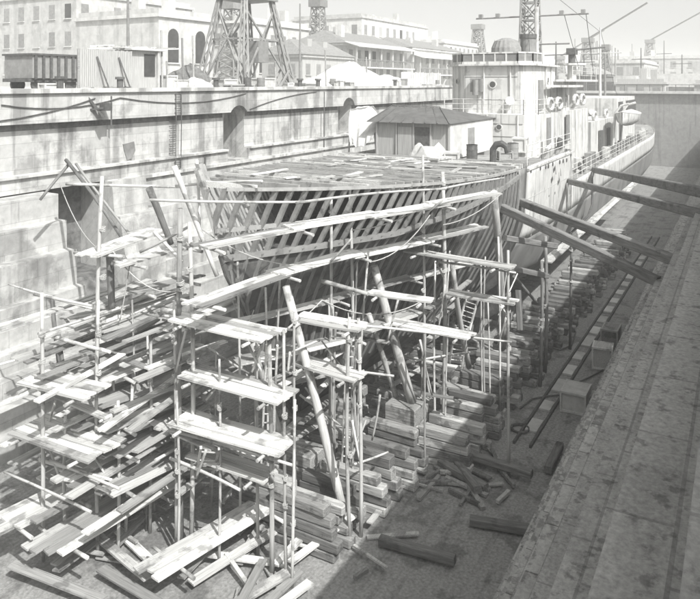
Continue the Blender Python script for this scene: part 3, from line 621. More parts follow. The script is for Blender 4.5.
heap('rubble_heap',(U(385,38),38,QZ),7,3.2,1.4,M['rubble'],'white rubble heap on the quay behind the deck hut','heap',4)
heap('sand_heap',(U(198,32.3),32.6,QZ),1.9,1.0,.8,M['rubble'],'small pale sand heap at the quay edge before the coal','heap',5)
crate((U(163,33),32.6,QZ),(.9,.8,1.0),0,M['white'],'white crate beside the quay hut corner'); crate((U(170,33),32.9,QZ),(1.1,.9,.7),.2,M['plank'],'pale crate between the quay hut and the coal')
crate((U(232,33),32.4,QZ),(2.6,.8,.4),0,M['plank2'],'long low grey crate at the quay edge below the crane'); crate((U(265,33),33.2,QZ),(1.6,1.2,.9),.1,M['canvas'],'pale square crate under the crane portal')
crate((U(300,33),32.2,QZ),(1.8,.7,.45),.0,M['plank2'],'grey crate at the quay edge right of the crane'); crate((U(50,31.4),31.3,QZ),(1.1,.5,.5),0,M['white'],'small white crate before the wagon')
# picket fence behind the deck hut
pf=thing('picket_fence',(80,38,QZ),'row of tall pale pickets on the quay behind the deck hut','fence')
k=MB(); u0,u1=U(402,40),U(440,40)
for i in range(22): a=lerp(u0,u1,i/21); k.box((a,40,QZ+.95),(.35,.12,1.9+.3*R.random()))
k.build('picket',M['plaster'],pf); MB().beam((u0,40.1,QZ+.6),(u1,40.1,QZ+.6),.12,.12).build('rail',M['plaster'],pf)
# portal crane
cr=thing('portal_crane',(44,36,QZ),'tall lattice portal crane standing on the far quay','crane')
cu=[U(243,34.6),U(291,34.6)]; corners=[(cu[0],34.6),(cu[1],34.6),(cu[1],39),(cu[0],39)]
top=[(lerp(cu[0],cu[1],.22),35.6),(lerp(cu[0],cu[1],.78),35.6),(lerp(cu[0],cu[1],.78),38.2),(lerp(cu[0],cu[1],.22),38.2)]
for (a,b) in zip(corners,top):
    mb=MB(); a0=Vector((*a,QZ));b0=Vector((*b,QZ+7.5))
    for dx,dy in((-.35,-.3),(.35,-.3),(.35,.3),(-.35,.3)): mb.beam(a0+Vector((dx,dy,0)),b0+Vector((dx*.4,dy*.4,0)),.15,.15)
    for q in range(9):
        t0,t1=q/9,(q+1)/9; sg=1 if q%2 else -1; w=lambda t:lerp(1,.4,t)
        mb.beam(lerp(a0,b0,t0)+Vector((.35*sg*w(t0),-.3*w(t0),0)),lerp(a0,b0,t1)+Vector((-.35*sg*w(t1),-.3*w(t1),0)),.08,.08)
        mb.beam(lerp(a0,b0,t0)+Vector((-.35*w(t0),.3*sg*w(t0),0)),lerp(a0,b0,t1)+Vector((-.35*w(t1),-.3*sg*w(t1),0)),.08,.08)
    mb.build('leg',M['greyst'],cr)
    MB().box(a0+Vector((0,0,.18)),(1.5,.7,.4)).build('bogie',M['iron'],cr)
mb=MB()
for i in range(4):
    a=Vector((*corners[i],QZ));b=Vector((*corners[(i+1)%4],QZ)); ta=Vector((*top[i],QZ+7.5)); tb=Vector((*top[(i+1)%4],QZ+7.5))
    mb.beam(lerp(a,ta,.05),lerp(b,tb,.9),.13,.13); mb.beam(lerp(b,tb,.05),lerp(a,ta,.9),.13,.13); mb.beam(lerp(a,ta,.55),lerp(b,tb,.55),.14,.14)
mb.build('brace',M['greyst'],cr)
MB().bx((min(t[0] for t in top)-.4,35.2,QZ+7.5),(max(t[0] for t in top)+.4,38.6,QZ+8.0)).build('portal_deck',M['greyst'],cr)
tc=((top[0][0]+top[1][0])/2,36.9); MB().bx((tc[0]-1.5,35.6,QZ+8.3),(tc[0]+2.2,38.2,QZ+11)).build('cabin',M['shut'],cr); MB().tube([(tc[0],tc[1],QZ+8),(tc[0],tc[1],QZ+8.4)],1.2,16).build('slewing_ring',M['iron'],cr)
MB().bx((tc[0]-.8,35.0,QZ+2.2),(tc[0]+.6,36.2,QZ+4.0)).build('machinery_box',M['shut'],cr)
j=MB(); a=Vector((tc[0]+1,tc[1],QZ+10)); b=a+Vector((9,-1,12))
for dy in(-.5,.5):
    j.tube([a+Vector((0,dy,0)),b+Vector((0,dy*.3,0))],.09,6); j.tube([a+Vector((-.7,dy,.5)),b+Vector((-.2,dy*.3,.2))],.09,6)
for q in range(14):
    s=1 if q%2 else -1; j.tube([lerp(a,b,q/14)+Vector((0,.5*s*(1-.05*q),0)),lerp(a,b,(q+1)/14)+Vector((-.5,-.5*s*(1-.05*q),.3))],.05,5)
j.build('jib',M['greyst'],cr)
def tower(px,d,w0,w1,z0,z1,lab,n=9,name='lattice_tower',cat='crane',jib=True):
    p=at(px,83,d=d); mb=MB(); lattice(mb,(p.x,p.y),w0,w1,z0,z1,n,.12*d/150); t=thing(name,(p.x,p.y,z0),lab,cat); mb.build('tower',M['shut'],t)
    MB().box((p.x,p.y,z1+.6),(w1*3,w1*3,1.2)).build('cabin',M['shut'],t); k=MB()
    if jib: k.beam((p.x,p.y,z1+1.0),(p.x-9,p.y-16,z1+9),.35,.35); k.build('jib',M['shut'],t)
tower(588,190,2.6,1.0,11,25,'far lattice crane tower standing beyond the dock gate')
tower(650,230,2.6,1.0,11,27,'far lattice crane at the right beyond the dock gate')
tower(560,240,2.4,1.0,11,22,'small far lattice crane just right of the ship\'s mast')
for i,(px,d,h,lab) in enumerate(((600,140,8,'slender pole left of the far dark hull'),(575,150,10,'thin far mast left of the crane tower'),(612,160,9,'thin far mast right of the crane tower'),(632,170,10,'thin far mast at the right edge of the yard'),(128,52,9,'thin pole behind the hoarding on the far quay'),(300,75,9,'thin pole right of the portal crane'),(605,96,5.5,'short mast on the far side of the quarterdeck'))):
    p=at(px,83,d=d); tag(MB().tube([(p.x,p.y,QZ-2),(p.x,p.y,QZ+h)],.16,8,r1=.07).build('mast',M['shut']),lab,'mast')
# grey ships lying beyond the gate
def far_ship(c,L,B,h,lab):
    t=thing('moored_ship',c,lab,'ship'); c=Vector(c); rows=[]
    for i in range(15):
        y=-L/2+L*i/14; b=B/2*(1-abs(2*y/L)**3); sh=.8*(2*y/L)**2
        rows.append([c+Vector((-b*.8,y,0)),c+Vector((-b,y,h+sh)),c+Vector((b,y,h+sh)),c+Vector((b*.8,y,0))])
    MB().grid(rows).build('hull',M['greyst'],t)
    for a,b_,w,z in ((-.18,.2,.6,2.6),(-.08,.08,.5,5.0),(.25,.34,.5,2.2)):
        MB().bx((c.x-B*w/2,c.y+a*L,c.z+h+.02),(c.x+B*w/2,c.y+b_*L,c.z+h+z)).build('superstructure',M['plaster'],t)
    MB().tube([c+Vector((0,-.05*L,h+2.6)),c+Vector((0,-.05*L,h+8))],1.3,14).build('funnel',M['shut'],t)
    MB().tube([c+Vector((0,.04*L,h+4.9)),c+Vector((0,.04*L,h+13))],.25,8,r1=.1).build('mast',M['shut'],t); MB().tube([c+Vector((0,.32*L,h)),c+Vector((0,.32*L,h+8))],.2,8,r1=.1).build('mast',M['shut'],t)
far_ship((152,4,10.6),60,9,2.6,'grey ship moored across the harbour beyond the dock gate')
far_ship((240,40,10.6),70,10,4,'paler distant ship far behind the lattice crane tower')
# huts on the pier right beyond the gate
building('pier_shed',(131.5,12),(138,20),2.6,'low shed just beyond the dock gate with dark openings','shed',3,1,m='boards',win=(1.3,1.5),base=11.2,z0=.3)
building('pier_shed',(132,0.5),(139,7.5),2.4,'second low shed beyond the gate, right of the white pillar','shed',3,1,m='boards',win=(1.5,1.4),base=11.2,z0=.3)
tag(MB().bx((131,-5,9),(145,29,11.2)).build('gate_pier',M['quay'],loc=(0,0,0)),kind='structure')
# cables and brackets on the wall top, bollards on the coping
for k,(p,q,s,lab) in enumerate((((20,13.0),(27,13.2),.35,'sagging cable on the wall top below the wagon'),((27,13.2),(38,13.3),.45,'long sagging cable on the wall top below the hoarding'),((38.4,12.2),(47,13.3),-.2,'taut hose running up the wall right of the first niche'),((18,12.2),(25.3,13.2),.25,'hose hanging across the wall at the far left'))):
    pts=[Vector((lerp(p[0],q[0],t/8),29.55,lerp(p[1],q[1],t/8)-s*4*(t/8)*(1-t/8))) for t in range(9)]
    tag(MB().tube(pts,.03,6).build('cable',M['iron']),lab,'cable')
bk=MB(); bk.beam((25.0,29.7,12.6),(25.4,29.0,12.7),.1,.1); bk.beam((24.9,29.7,13.3),(25.5,29.1,12.2),.12,.12); bk.box((25.6,29.1,12.75),(.5,.4,.4)); tag(bk.build('wall_bracket',M['iron']),'dark iron bracket fixed on the wall below the hoarding','bracket')
for i,px in enumerate((216,300,318,395,60,120)):
    p=Vector((U(px,30.3),30.3,13.72)); t=MB(); t.tube([p,p+Vector((0,0,.5)),p+Vector((0,0,.6))],.17,12); t.tube([p+Vector((0,0,.48)),p+Vector((0,0,.62))],.26,12)
    tag(t.build('bollard',M['iron']),'small iron mooring bollard on the coping of the far wall','bollard','bollards on the far coping')
sp=MB().prism([(27.6,10.6),(28.4,10.7),(28.5,10.2),(28.2,9.75),(27.9,9.7),(27.7,10.2)],lambda p,t:(p[0],t,p[1]),30.0,30.08).build('wall_patch',M['shut']); tag(sp,'dark bucket-shaped patch on the far wall below the hoarding','patch')

# clutter along the quay
for i in range(46):
    px=R.uniform(150,455); v=R.uniform(31.8,36); p=Vector((U(px,v),v,QZ)); k=i%5
    if k==0: tag(MB().tube([p,p+Vector((0,0,.9))],.3,12).tube([p+Vector((0,0,.28)),p+Vector((0,0,.32))],.32,12).tube([p+Vector((0,0,.58)),p+Vector((0,0,.62))],.32,12).build('oil_drum',M[R.choice(['iron','greyst','shut'])]),'oil drum standing on the far quay among the stores','drum','drums on the far quay')
    elif k==1:
        mb=MB()
        for q in range(6): mb.beam(p+Vector((-1.2+R.uniform(-.2,.2),.22*(q%3),.1+.16*(q//3))),p+Vector((1.2+R.uniform(-.2,.2),.22*(q%3),.1+.16*(q//3))),.2,.14)
        tag(mb.build('timber_stack',M[R.choice(['plank','plank2','baulk'])]),'stack of timbers lying on the far quay','timber','timber stacks on the far quay')
    elif k==2: crate(p,(R.uniform(.6,1.5),R.uniform(.5,1),R.uniform(.5,1.3)),R.uniform(-.4,.4),M[R.choice(['plank','plank2','canvas','greyst'])],'packing case standing on the far quay among the stores','crate','packing cases on the far quay')
    elif k==3: tag(MB().tube([p,p+Vector((0,.1,R.uniform(2,4)))],.07,8).build('post',M['plank2']),'thin post standing on the far quay','post','posts on the far quay')
    else: tag(MB().beam(p+Vector((-.8,0,.05)),p+Vector((.9,.2,R.uniform(.8,1.8))),.16,.1).build('loose_timber',M['plank2']),'timber propped up on the far quay','timber','propped timbers on the far quay')
tower(232,95,1.6,.7,13.5,24,'pale lattice derrick standing behind the portal crane',jib=False)
tower(318,120,1.8,.8,13.5,27,'pale lattice derrick behind the verandah building',jib=False)
tower(478,170,2.2,.9,13.5,27,'pale lattice crane rising behind the ship\'s bridge',jib=False)
tower(605,150,1.6,.7,11,21,'low lattice crane by the far grey ship',jib=False)

far_ship((176,-22,10.6),46,8,2.2,'grey ship moored at the right edge beyond the gate')
far_ship((200,62,10.6),50,9,3,'dark ship lying across the harbour behind the bridge')
for i,(px,d,h,lab) in enumerate(((556,110,7,'dark mast with a yard just abaft the ship\'s bridge'),(584,125,6,'dark mast with a yard left of the dock gate pier'),(597,175,11,'tall mast with a yard beyond the crane tower'),(618,180,9,'mast with a yard right of the far dark hull'),(641,150,8,'mast with a yard at the far right of the basin'),(664,190,12,'tallest mast with a yard at the far right'),(682,160,7,'short mast with a yard at the right edge'))):
    p=at(px,83,d=d); t=thing('far_mast',(p.x,p.y,QZ-2),lab,'mast'); MB().tube([(p.x,p.y,QZ-2.5),(p.x,p.y,QZ+h)],.2,8,r1=.09).build('pole',M['iron'],t); MB().tube([(p.x-1,p.y-2,QZ+h*.7),(p.x+1,p.y+2,QZ+h*.7)],.09,6).build('yard',M['iron'],t)
for i,(c0,c1,h,lab) in enumerate((((150,42),(166,54),6.5,'grey workshop behind the bridge with dark windows'),((134,22),(142,29),4.2,'dark shed beyond the gate left of the white pillar'),((147,-32),(160,-20),5.0,'grey shed on the mole at the right edge'))):
    building('workshop',c0,c1,h,lab,'shed',5,1,m='shut',roof='pitched',win=(1.5,1.8),base=11.0,z0=.8,shut='dark')

for c0,c1,h,lab in (((238,-74),(256,-36),9.5,'long pale warehouse range closing the skyline at the far right'),((242,-33),(258,4),12.5,'taller pale warehouse in the middle of the far right skyline'),((236,7),(254,46),10.5,'pale barrack block on the skyline behind the lattice mast')):
    building('skyline_block',c0,c1,h,lab,'building',4,3,base=11,win=(1.6,1.9),z0=.6,faces=('u',))
# ------------------------------------------------------------------ staging round the bow
def aligned(mb_local,name,m,p0,p1,roll=0):
    """link a mesh drawn along local X so that it runs from p0 to p1"""
    p0=Vector(p0);p1=Vector(p1);x=(p1-p0).normalized();up=Vector((0,0,1)) if abs(x.z)<.95 else Vector((1,0,0))
    y=up.cross(x).normalized();z=x.cross(y); rot=Matrix((x,y,z)).transposed()@Matrix.Rotation(roll,3,'X')
    o=mb_local.build(name,m,loc=(0,0,0)); o.matrix_world=Matrix.Translation(p0)@rot.to_4x4(); return o
def plank(p0,p1,lab,group=None,w=.24,t=.055,m='plank',roll=None,name='scaffold_plank'):
    p0=Vector(p0);p1=Vector(p1);L=(p1-p0).length; s=MB(); n=5; rows=[]
    sag=R.uniform(-.02,.05)*L/4; tw=R.uniform(-.1,.1); e0=R.uniform(-.04,.04); e1=R.uniform(-.04,.04); bow=R.uniform(-.02,.02)
    for i in range(n+1):
        q=i/n; x=L*q; dz=-sag*4*q*(1-q); dy=bow*4*q*(1-q); a=tw*(q-.5); ee=(e0 if i==0 else e1 if i==n else 0)
        c=math.cos(a);sn_=math.sin(a)
        rows.append([(x+ee*yy/w,dy+yy*c-zz*sn_,dz+yy*sn_+zz*c) for yy,zz in((-w/2,-t/2),(w/2,-t/2),(w/2,t/2),(-w/2,t/2),(-w/2,-t/2))])
    s.grid(rows); k=len(s.v); s.f.append((0,1,2,3)); b=n*5; s.f.append((b+3,b+2,b+1,b))
    return tag(aligned(s,name,M[m],p0,p1,roll if roll is not None else R.uniform(-.05,.05)),lab,'plank',group)
def pole(p0,p1,lab,group=None,r=.06,m='pole',name='scaffold_pole',cat='pole',r1=None):
    p0=Vector(p0);p1=Vector(p1);L=(p1-p0).length; n=6; a,b=R.uniform(-.013,.013)*L,R.uniform(-.013,.013)*L
    pts=[(L*i/n,a*math.sin(math.pi*i/n),b*math.sin(math.pi*i/n)) for i in range(n+1)]
    s=MB().tube(pts,r,9,r1=r1 if r1 else r*.82); o=aligned(s,name,M[m],p0,p1)
    for p in o.data.polygons: p.use_smooth=len(p.vertices)==4
    return tag(o,lab,cat,group)
def baulk(p0,p1,lab,w=.32,h=.32,m='baulk',name='timber_shore',cat='shore',group=None,cap=True):
    p0=Vector(p0);p1=Vector(p1);L=(p1-p0).length; s=MB(); c=.035; rows=[]
    n=4
    for i in range(n+1):
        x=L*i/n; k=1+R.uniform(-.03,.03)
        rows.append([(x,yy*k,zz*k) for yy,zz in((-w/2+c,-h/2),(w/2-c,-h/2),(w/2,-h/2+c),(w/2,h/2-c),(w/2-c,h/2),(-w/2+c,h/2),(-w/2,h/2-c),(-w/2,-h/2+c),(-w/2+c,-h/2))])
    s.grid(rows); s.f.append(tuple(range(8))); b=n*9; s.f.append(tuple(range(b+7,b-1,-1)))
    return tag(aligned(s,name,M[m],p0,p1),lab,cat,group)
def rope(pts,lab,r=.022,m='rope',name='rope'):
    return tag(MB().tube(pts,r,6).build(name,M[m],smooth=True),lab,'rope')
def lash(p,rad=.1):
    pass
ORD=['first','second','third','fourth','fifth','sixth','seventh','eighth','ninth','tenth','eleventh','twelfth']
def walkway(nm,pts,nacross=3,w=.24,seg=3.6,group=None,put=True,m='plank',rad=.05):
    """planks laid end to end along a broken line, on putlogs; pts listed from the bow end aft"""
    pts=[Vector(p) for p in pts]; cum=[0]
    for a,b in zip(pts,pts[1:]): cum.append(cum[-1]+(b-a).length)
    def P(s):
        for i in range(len(pts)-1):
            if s<=cum[i+1] or i==len(pts)-2: return lerp(pts[i],pts[i+1],(s-cum[i])/(cum[i+1]-cum[i]))
    n=max(1,round(cum[-1]/seg))
    for i in range(n):
        a,b=P(cum[-1]*i/n),P(cum[-1]*(i+1)/n); d=(b-a).normalized(); sd=Vector((-d.y,d.x,0)).normalized()
        for k in range(nacross):
            off=sd*((k-(nacross-1)/2)*(w+.02)+R.uniform(-.015,.015)); e0=-R.uniform(.05,.35); e1=R.uniform(.05,.35)
            z=Vector((0,0,.062*(i%2)+R.uniform(0,.008)))
            plank(a+off+d*e0+z,b+off+d*e1+z,f"{ORD[nacross-1-k]} plank from outside, {ORD[i]} length, {nm}" if n>1 else f"{ORD[nacross-1-k]} plank from outside in {nm}",group or 'planks of '+nm,w=w*R.uniform(.9,1.04),m=m if R.random()>.25 else 'plank2')
        if put:
            q=lerp(a,b,.05); hw=nacross*(w+.02)/2
            pole(q-sd*(hw+.35)-Vector((0,0,.1)),q+sd*(hw+.5)-Vector((0,0,.1)),f'short cross pole carrying {nm}',f'cross poles of {nm}',r=rad,name='putlog')
def pts_at(lst,z): return [at(x,y,z=z) for x,y in lst]
# walkways along the new starboard bow
walkway('the highest walkway beside the open frames',pts_at([(204,246),(313,225),(390,213),(490,195)],9.55),3)
walkway('the second walkway below the frames',pts_at([(200,303),(313,262),(390,248),(477,228)],8.0),3,w=.26)
walkway('the third walkway along the dark plating',pts_at([(236,323),(340,298),(470,262)],6.15),2,w=.3)
walkway('the fourth walkway low on the dark plating',pts_at([(243,360),(345,338),(420,312)],5.0),3,w=.23)
walkway('the lowest walkway under the bow',pts_at([(246,393),(330,372)],3.7),2,put=False)
# cross platforms ahead of the bow
def cross(nm,pxa,pxb,z,n=3,w=.25,u=None,push=0,nseg=1):
    a=at(*pxa,z=z);b=at(*pxb,z=z); a.x+=push;b.x+=push
    d=(b-a).normalized();sd=Vector((-d.y,d.x,0))
    for k in range(n):
        off=sd*((k-(n-1)/2)*(w+.02)); 
        plank(a+off-d*R.uniform(0,.15),b+off+d*R.uniform(0,.15),f'{ORD[k]} plank from its outer side in {nm}','planks of '+nm,w=w*R.uniform(.92,1.03),t=.06,m='plank' if R.random()>.12 else 'plank2')
    for q in (.12,.88):
        c=lerp(a,b,q); pole(c-sd*(n*w/2+.3)-Vector((0,0,.1)),c+sd*(n*w/2+.3)-Vector((0,0,.1)),f'cross pole under {nm}',f'cross poles of {nm}',r=.05,name='putlog')
    return a,b
cross('the top cross platform before the bow',(183,316),(272,336),6.95,4,.25)
cross('the middle cross platform before the bow',(190,371),(288,397),5.35,4,.25)
cross('the lower cross platform before the bow',(180,417),(288,447),4.05,4,.26)
cross('the upper bracketed platform off the starboard bow',(298,316),(362,327),6.55,3,.26)
cross('the lower bracketed platform off the starboard bow',(303,361),(358,377),5.1,3,.26)
cross('the long platform across the starboard staging',(408,250),(512,267),7.55,3,.22)
cross('the middle platform of the starboard staging',(450,292),(514,302),6.2,3,.22)
cross('the low platform of the starboard staging',(392,321),(470,336),5.1,3,.22)
cross('the raised platform behind the leaning shore',(372,292),(430,300),6.9,2,.24)
cross('the upper platform at the left edge',(34,377),(95,392),5.3,4,.26)
cross('the lower platform at the left edge',(30,424),(106,450),3.7,5,.27)
cross('the short platform below the middle cross platform',(196,452),(268,476),2.9,3,.25)
# staging planks running along the dock, left of the bow
def along(nm,pxa,pxb,z,n,w,m='plank'):
    a=at(*pxa,z=z);b=at(*pxb,z=z);a,b=lerp(a,b,-.18),lerp(a,b,1.2);d=(b-a).normalized();sd=Vector((-d.y,d.x,0)).normalized()
    for k in range(n):
        off=sd*((k-(n-1)/2)*(w+.015)); plank(a+off+d*R.uniform(-.3,.3),b+off+d*R.uniform(-.3,.3),f'{ORD[n-1-k]} plank from the near side in {nm}' if n>1 else nm,'planks of '+nm if n>1 else None,w=w,m=m if R.random()>.14 else 'plank2')
    if n>1:
        for q in (.15,.85):
            c=lerp(a,b,q)-Vector((0,0,.1)); pole(c-sd*(n*w/2+.5),c+sd*(n*w/2+.5),f'bearer pole under {nm}',f'bearer poles under {nm}',r=.055,name='putlog')
along('the topmost loose planks left of the bow',(97,252),(150,232),8.6,3,.28)
along('the wide high staging left of the bow',(128,262),(186,246),8.3,2,.28)
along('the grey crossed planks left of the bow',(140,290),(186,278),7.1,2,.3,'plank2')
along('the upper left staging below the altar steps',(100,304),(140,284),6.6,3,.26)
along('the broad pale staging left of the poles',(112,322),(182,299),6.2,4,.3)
along('the dark shaded staging left of the poles',(100,350),(180,322),5.3,3,.3,'plank2')  # darker planks paint in the shade of the platforms above
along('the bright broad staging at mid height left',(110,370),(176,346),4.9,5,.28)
along('the grey staging under the bright one',(104,398),(182,371),4.2,4,.3,'plank2')  # overhead shade put in as grey plank colour
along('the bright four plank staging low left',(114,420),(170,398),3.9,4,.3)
along('the long grey staging low left',(112,448),(186,410),3.2,4,.3,'plank2')  # grey plank colour again stands in for shade from above
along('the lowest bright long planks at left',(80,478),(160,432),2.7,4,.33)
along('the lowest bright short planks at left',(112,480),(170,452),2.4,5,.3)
along('the pale planks behind the left poles',(60,366),(104,352),4.6,2,.26)
along('the lone planks against the altar steps',(66,318),(100,312),5.6,2,.22)
along('the foreground staging left of the ladder',(60,540),(150,487),1.3,4,.32)
along('the foreground staging at the left corner',(10,520),(70,490),1.6,4,.3)
along('the low foreground planks below the bow',(170,560),(262,505),.9,3,.32)
# extra bits of staging between the levels
for i in range(44):
    px=R.uniform(100,300) if i<24 else R.uniform(300,470); 
    z=R.choice([1.2,2.0,2.8,3.6,4.4,5.4]); base=at(px,300+R.uniform(-10,20),d=at(px,400,v=12).x/ (cs+(px-HX)/F*sn)) if False else None
    u=R.uniform(14,18.5) if i<24 else R.uniform(18.5,28); v=R.uniform(14.5,18.5) if i<24 else VC-half(u,z)-R.uniform(.5,2.2)
    a=R.choice([0,0,1.57])+R.uniform(-.15,.15); L=R.uniform(1.6,3.8); c=Vector((u,v,z)); d=Vector((math.cos(a),math.sin(a),R.uniform(-.06,.06)))
    plank(c-d*L/2,c+d*L/2,'odd plank among the lower staging left of the bow' if i<24 else 'odd plank in the lower staging beside the dark plating','odd planks left of the bow' if i<24 else 'odd planks beside the plating',m=R.choice(['plank','plank','plank2']))
# standards (uprights): pixel column, anchor height point, top y, bottom z
def wraps(o,p0,p1,r,n):
    p0=Vector(p0);p1=Vector(p1)
    for k in range(n):
        c=lerp(p0,p1,R.uniform(.3,.97)); mb=MB()
        for j in range(3): mb.tube([c+Vector(((r+.02)*math.cos(a),(r+.02)*math.sin(a),.035*j+.03*math.sin(a+j))) for a in [2*math.pi*q/8 for q in range(9)]],.022,5,cap=False)
        w=mb.build('lashing',M['rope'],loc=(0,0,0)); w.parent=o; w.matrix_parent_inverse=o.matrix_world.inverted()
def upright(px,yref,zref,ytop,lab,r=.065,zb=0,m='pole'):
    p=at(px,yref,z=zref); d=p.x/(cs+(px-HX)/F*sn); zt=EYE-d*(ytop-HY)/F
    q=(p.x+R.uniform(-.08,.08),p.y+R.uniform(-.08,.08),zt); o=pole((p.x,p.y,zb),q,lab,r=r*1.05,m=m); bpy.context.view_layer.update(); wraps(o,(p.x,p.y,zb),q,r,3); return o
upright(181,316,6.95,208,'thick upright pole at the left end of the top cross platform',.09,m='baulk')
upright(191,318,6.95,222,'upright pole just right of the thick pole before the bow',.07)
upright(176,371,5.35,300,'thin upright pole left of the middle cross platform',.045)
upright(104,252,8.6,176,'tall upright pole at the far left below the wall ledges',.07)
upright(98,378,5.3,300,'upright pole at the right end of the left edge platforms',.055)
upright(43,380,5.3,292,'short leaning upright before the altar steps at left edge',.06)
upright(329,262,7.7,196,'upright pole through the second walkway left of its twin',.06)
upright(352,258,7.7,190,'tall upright pole right of its twin at the second walkway',.06)
upright(286,397,5.2,330,'thin upright at the right end of the middle cross platform',.05)
upright(272,340,6.7,330,'upright carrying the right end of the top cross platform',.07)
upright(258,372,5.4,332,'thin upright under the top cross platform',.05)
upright(424,252,7.6,155,'tallest pale upright crossing the rail amidships of the new bow',.055)
upright(443,240,7.9,172,'stout upright pole right of the tallest one',.085,m='baulk')
upright(361,326,6.5,318,'upright at the outer end of the bracketed platforms',.06)
upright(350,377,5.1,318,'upright under the bracketed platforms inner side',.06)
upright(509,302,6.2,250,'upright at the outer end of the starboard platforms',.055)
upright(296,330,6.5,312,'thin upright under the upper bracketed platform left end',.045)
upright(219,420,4.3,360,'thin upright before the middle cross platform',.04)
upright(178,420,4.2,390,'thin upright at the left end of the lower cross platform',.04)
upright(292,447,3.9,400,'upright at the right end of the lower cross platform',.045)
upright(240,335,6.2,262,'thin upright against the plating left of the rope',.04)
upright(66,430,3.8,415,'short upright under the lower left edge platform',.05)
upright(118,470,2.6,400,'short upright below the bright staging low left',.05)
upright(150,430,3.2,330,'upright pole in the middle of the left staging',.05)
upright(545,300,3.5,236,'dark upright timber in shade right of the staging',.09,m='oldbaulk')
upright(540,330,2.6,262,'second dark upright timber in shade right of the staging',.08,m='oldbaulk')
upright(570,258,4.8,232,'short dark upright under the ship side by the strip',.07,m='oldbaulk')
# guard rail poles and ledgers
def ledger(a,b,z0,z1,lab,r=.045): pole(at(*a,z=z0),at(*b,z=z1),lab,r=r,name='ledger_pole')
ledger((150,200),(306,202),10.5,10.4,'long rail pole before the bow frames, left length'); ledger((296,203),(446,189),10.4,10.35,'long rail pole before the bow frames, middle length'); ledger((436,190),(504,178),10.35,10.3,'rail pole at the right end of the open frames')
ledger((66,184),(180,187),10.2,10.2,'grey pole running left from the bow towards the far wall',.06); ledger((176,186),(262,181),10.3,10.9,'pole across the tops of the bow frames',.05)
ledger((45,334),(110,352),6.3,6.3,'pole rail across the altar steps at left edge',.06); ledger((34,294),(92,306),7.6,7.4,'thin rail pole over the pale altar steps',.05)
ledger((150,315),(292,330),6.4,6.4,'horizontal pole behind the top cross platform'); ledger((322,281),(368,294),7.2,7.0,'short thick pole lashed to the twin uprights',.08)
ledger((300,322),(440,334),6.4,6.0,'long pole joining the bracketed platform to the shores'); ledger((306,363),(394,376),5.0,4.9,'pole running from the lower bracketed platform to the shore')
ledger((162,310),(206,318),7.0,7.0,'short thick pole end beside the top cross platform',.09); ledger((395,365),(470,352),3.4,3.4,'low pole behind the ladder'); ledger((170,430),(292,465),3.7,3.6,'pole under the lower cross platform',.05)
ledger((400,330),(512,342),5.0,4.9,'pole under the low starboard platform'); ledger((440,262),(516,273),7.3,7.2,'pole under the long starboard platform')
ledger((170,458),(240,490),2.9,2.8,'low pole left of the ladder at the bottom',.05); ledger((40,460),(112,480),2.8,2.7,'low pole at the bottom left corner',.05)
# leaning poles at the bow and by the wall
def lean(pa,ka,pb,kb,lab,r=.08,m='pole'): pole(at(*pa,**ka),at(*pb,**kb),lab,r=r,m=m)
lean((174,166),dict(d=21.4),(217,276),dict(d=21.6),'long pole leaning right across the port bow frames',.09)
lean((149,188),dict(d=23),(171,244),dict(d=23.6),'heavy weathered pole leaning right, left of the bow frames',.12,'oldbaulk')
lean((66,160),dict(d=31),(122,238),dict(d=27),'long pole leaning down from the wall ledge to the staging',.08,'oldbaulk')
lean((70,163),dict(d=31),(40,200),dict(d=30),'pole leaning left from the wall ledge above the recess',.07,'oldbaulk')
lean((76,164),dict(d=31),(136,242),dict(d=27),'second pole leaning from the ledge beside its longer twin',.06,'plank2')
lean((197,160),dict(d=24),(200,250),dict(d=23),'thin pole standing up behind the port frames',.05)
lean((140,252),dict(d=22),(190,226),dict(d=22),'pole rising right across the left staging',.05,'plank2')
lean((154,232),dict(d=23),(182,262),dict(d=22.5),'short pole slanting down to the thick upright',.06)
lean((52,296),dict(d=26),(60,374),dict(d=25),'dark short prop standing on the altar steps at left edge',.08,'oldbaulk')
lean((110,254),dict(d=23),(112,310),dict(d=23),'dark thick prop under the topmost loose planks',.13,'oldbaulk')
lean((58,330),dict(d=24.5),(64,376),dict(d=24),'dark prop carrying the upper left edge platform',.07,'oldbaulk')
# shores against the plating
def shore(pa,ka,pb,zb,lab,w=.3,m='baulk'):
    if m=='plank': pole(at(*pb,z=zb),at(*pa,**ka),lab,r=w*.5,m='pole',name='timber_shore',cat='shore',r1=w*.42)
    else: baulk(at(*pa,**ka),at(*pb,z=zb),lab,w,w,m)
shore((286,286),dict(d=22.0),(346,524),.05,'longest pale shore leaning against the bow left of the platforms',.3,'plank')
shore((374,266),dict(d=26.0),(412,402),2.0,'thick pale shore leaning on the plating, resting on a square block',.36,'plank')
shore((369,314),dict(d=26.0),(396,396),2.0,'thinner shore leaning just left of the thick one',.22,'plank')
shore((252,340),dict(d=22.2),(284,444),1.4,'short shore leaning behind the cross platforms',.24,'plank')
shore((452,262),dict(d=28.2),(469,367),1.5,'shore leaning right beside the ladder of the starboard staging',.26,'plank')
shore((484,268),dict(v=11.2),(476,332),1.5,'shore leaning left near the thick upright baulk',.26,'baulk')
shore((494,192),dict(v=9.2),(503,347),1.3,'thick tall baulk standing at the after end of the new bow',.36,'plank')
shore((331,330),dict(v=13.2),(345,372),3.0,'short prop between the bracketed platforms',.2,'plank')
shore((412,300),dict(v=11.6),(424,372),1.6,'short shore under the low starboard platform',.24,'baulk')
shore((518,290),dict(v=9.9),(520,330),1.8,'short dark shore under the ship at the end of the staging',.26,'oldbaulk')
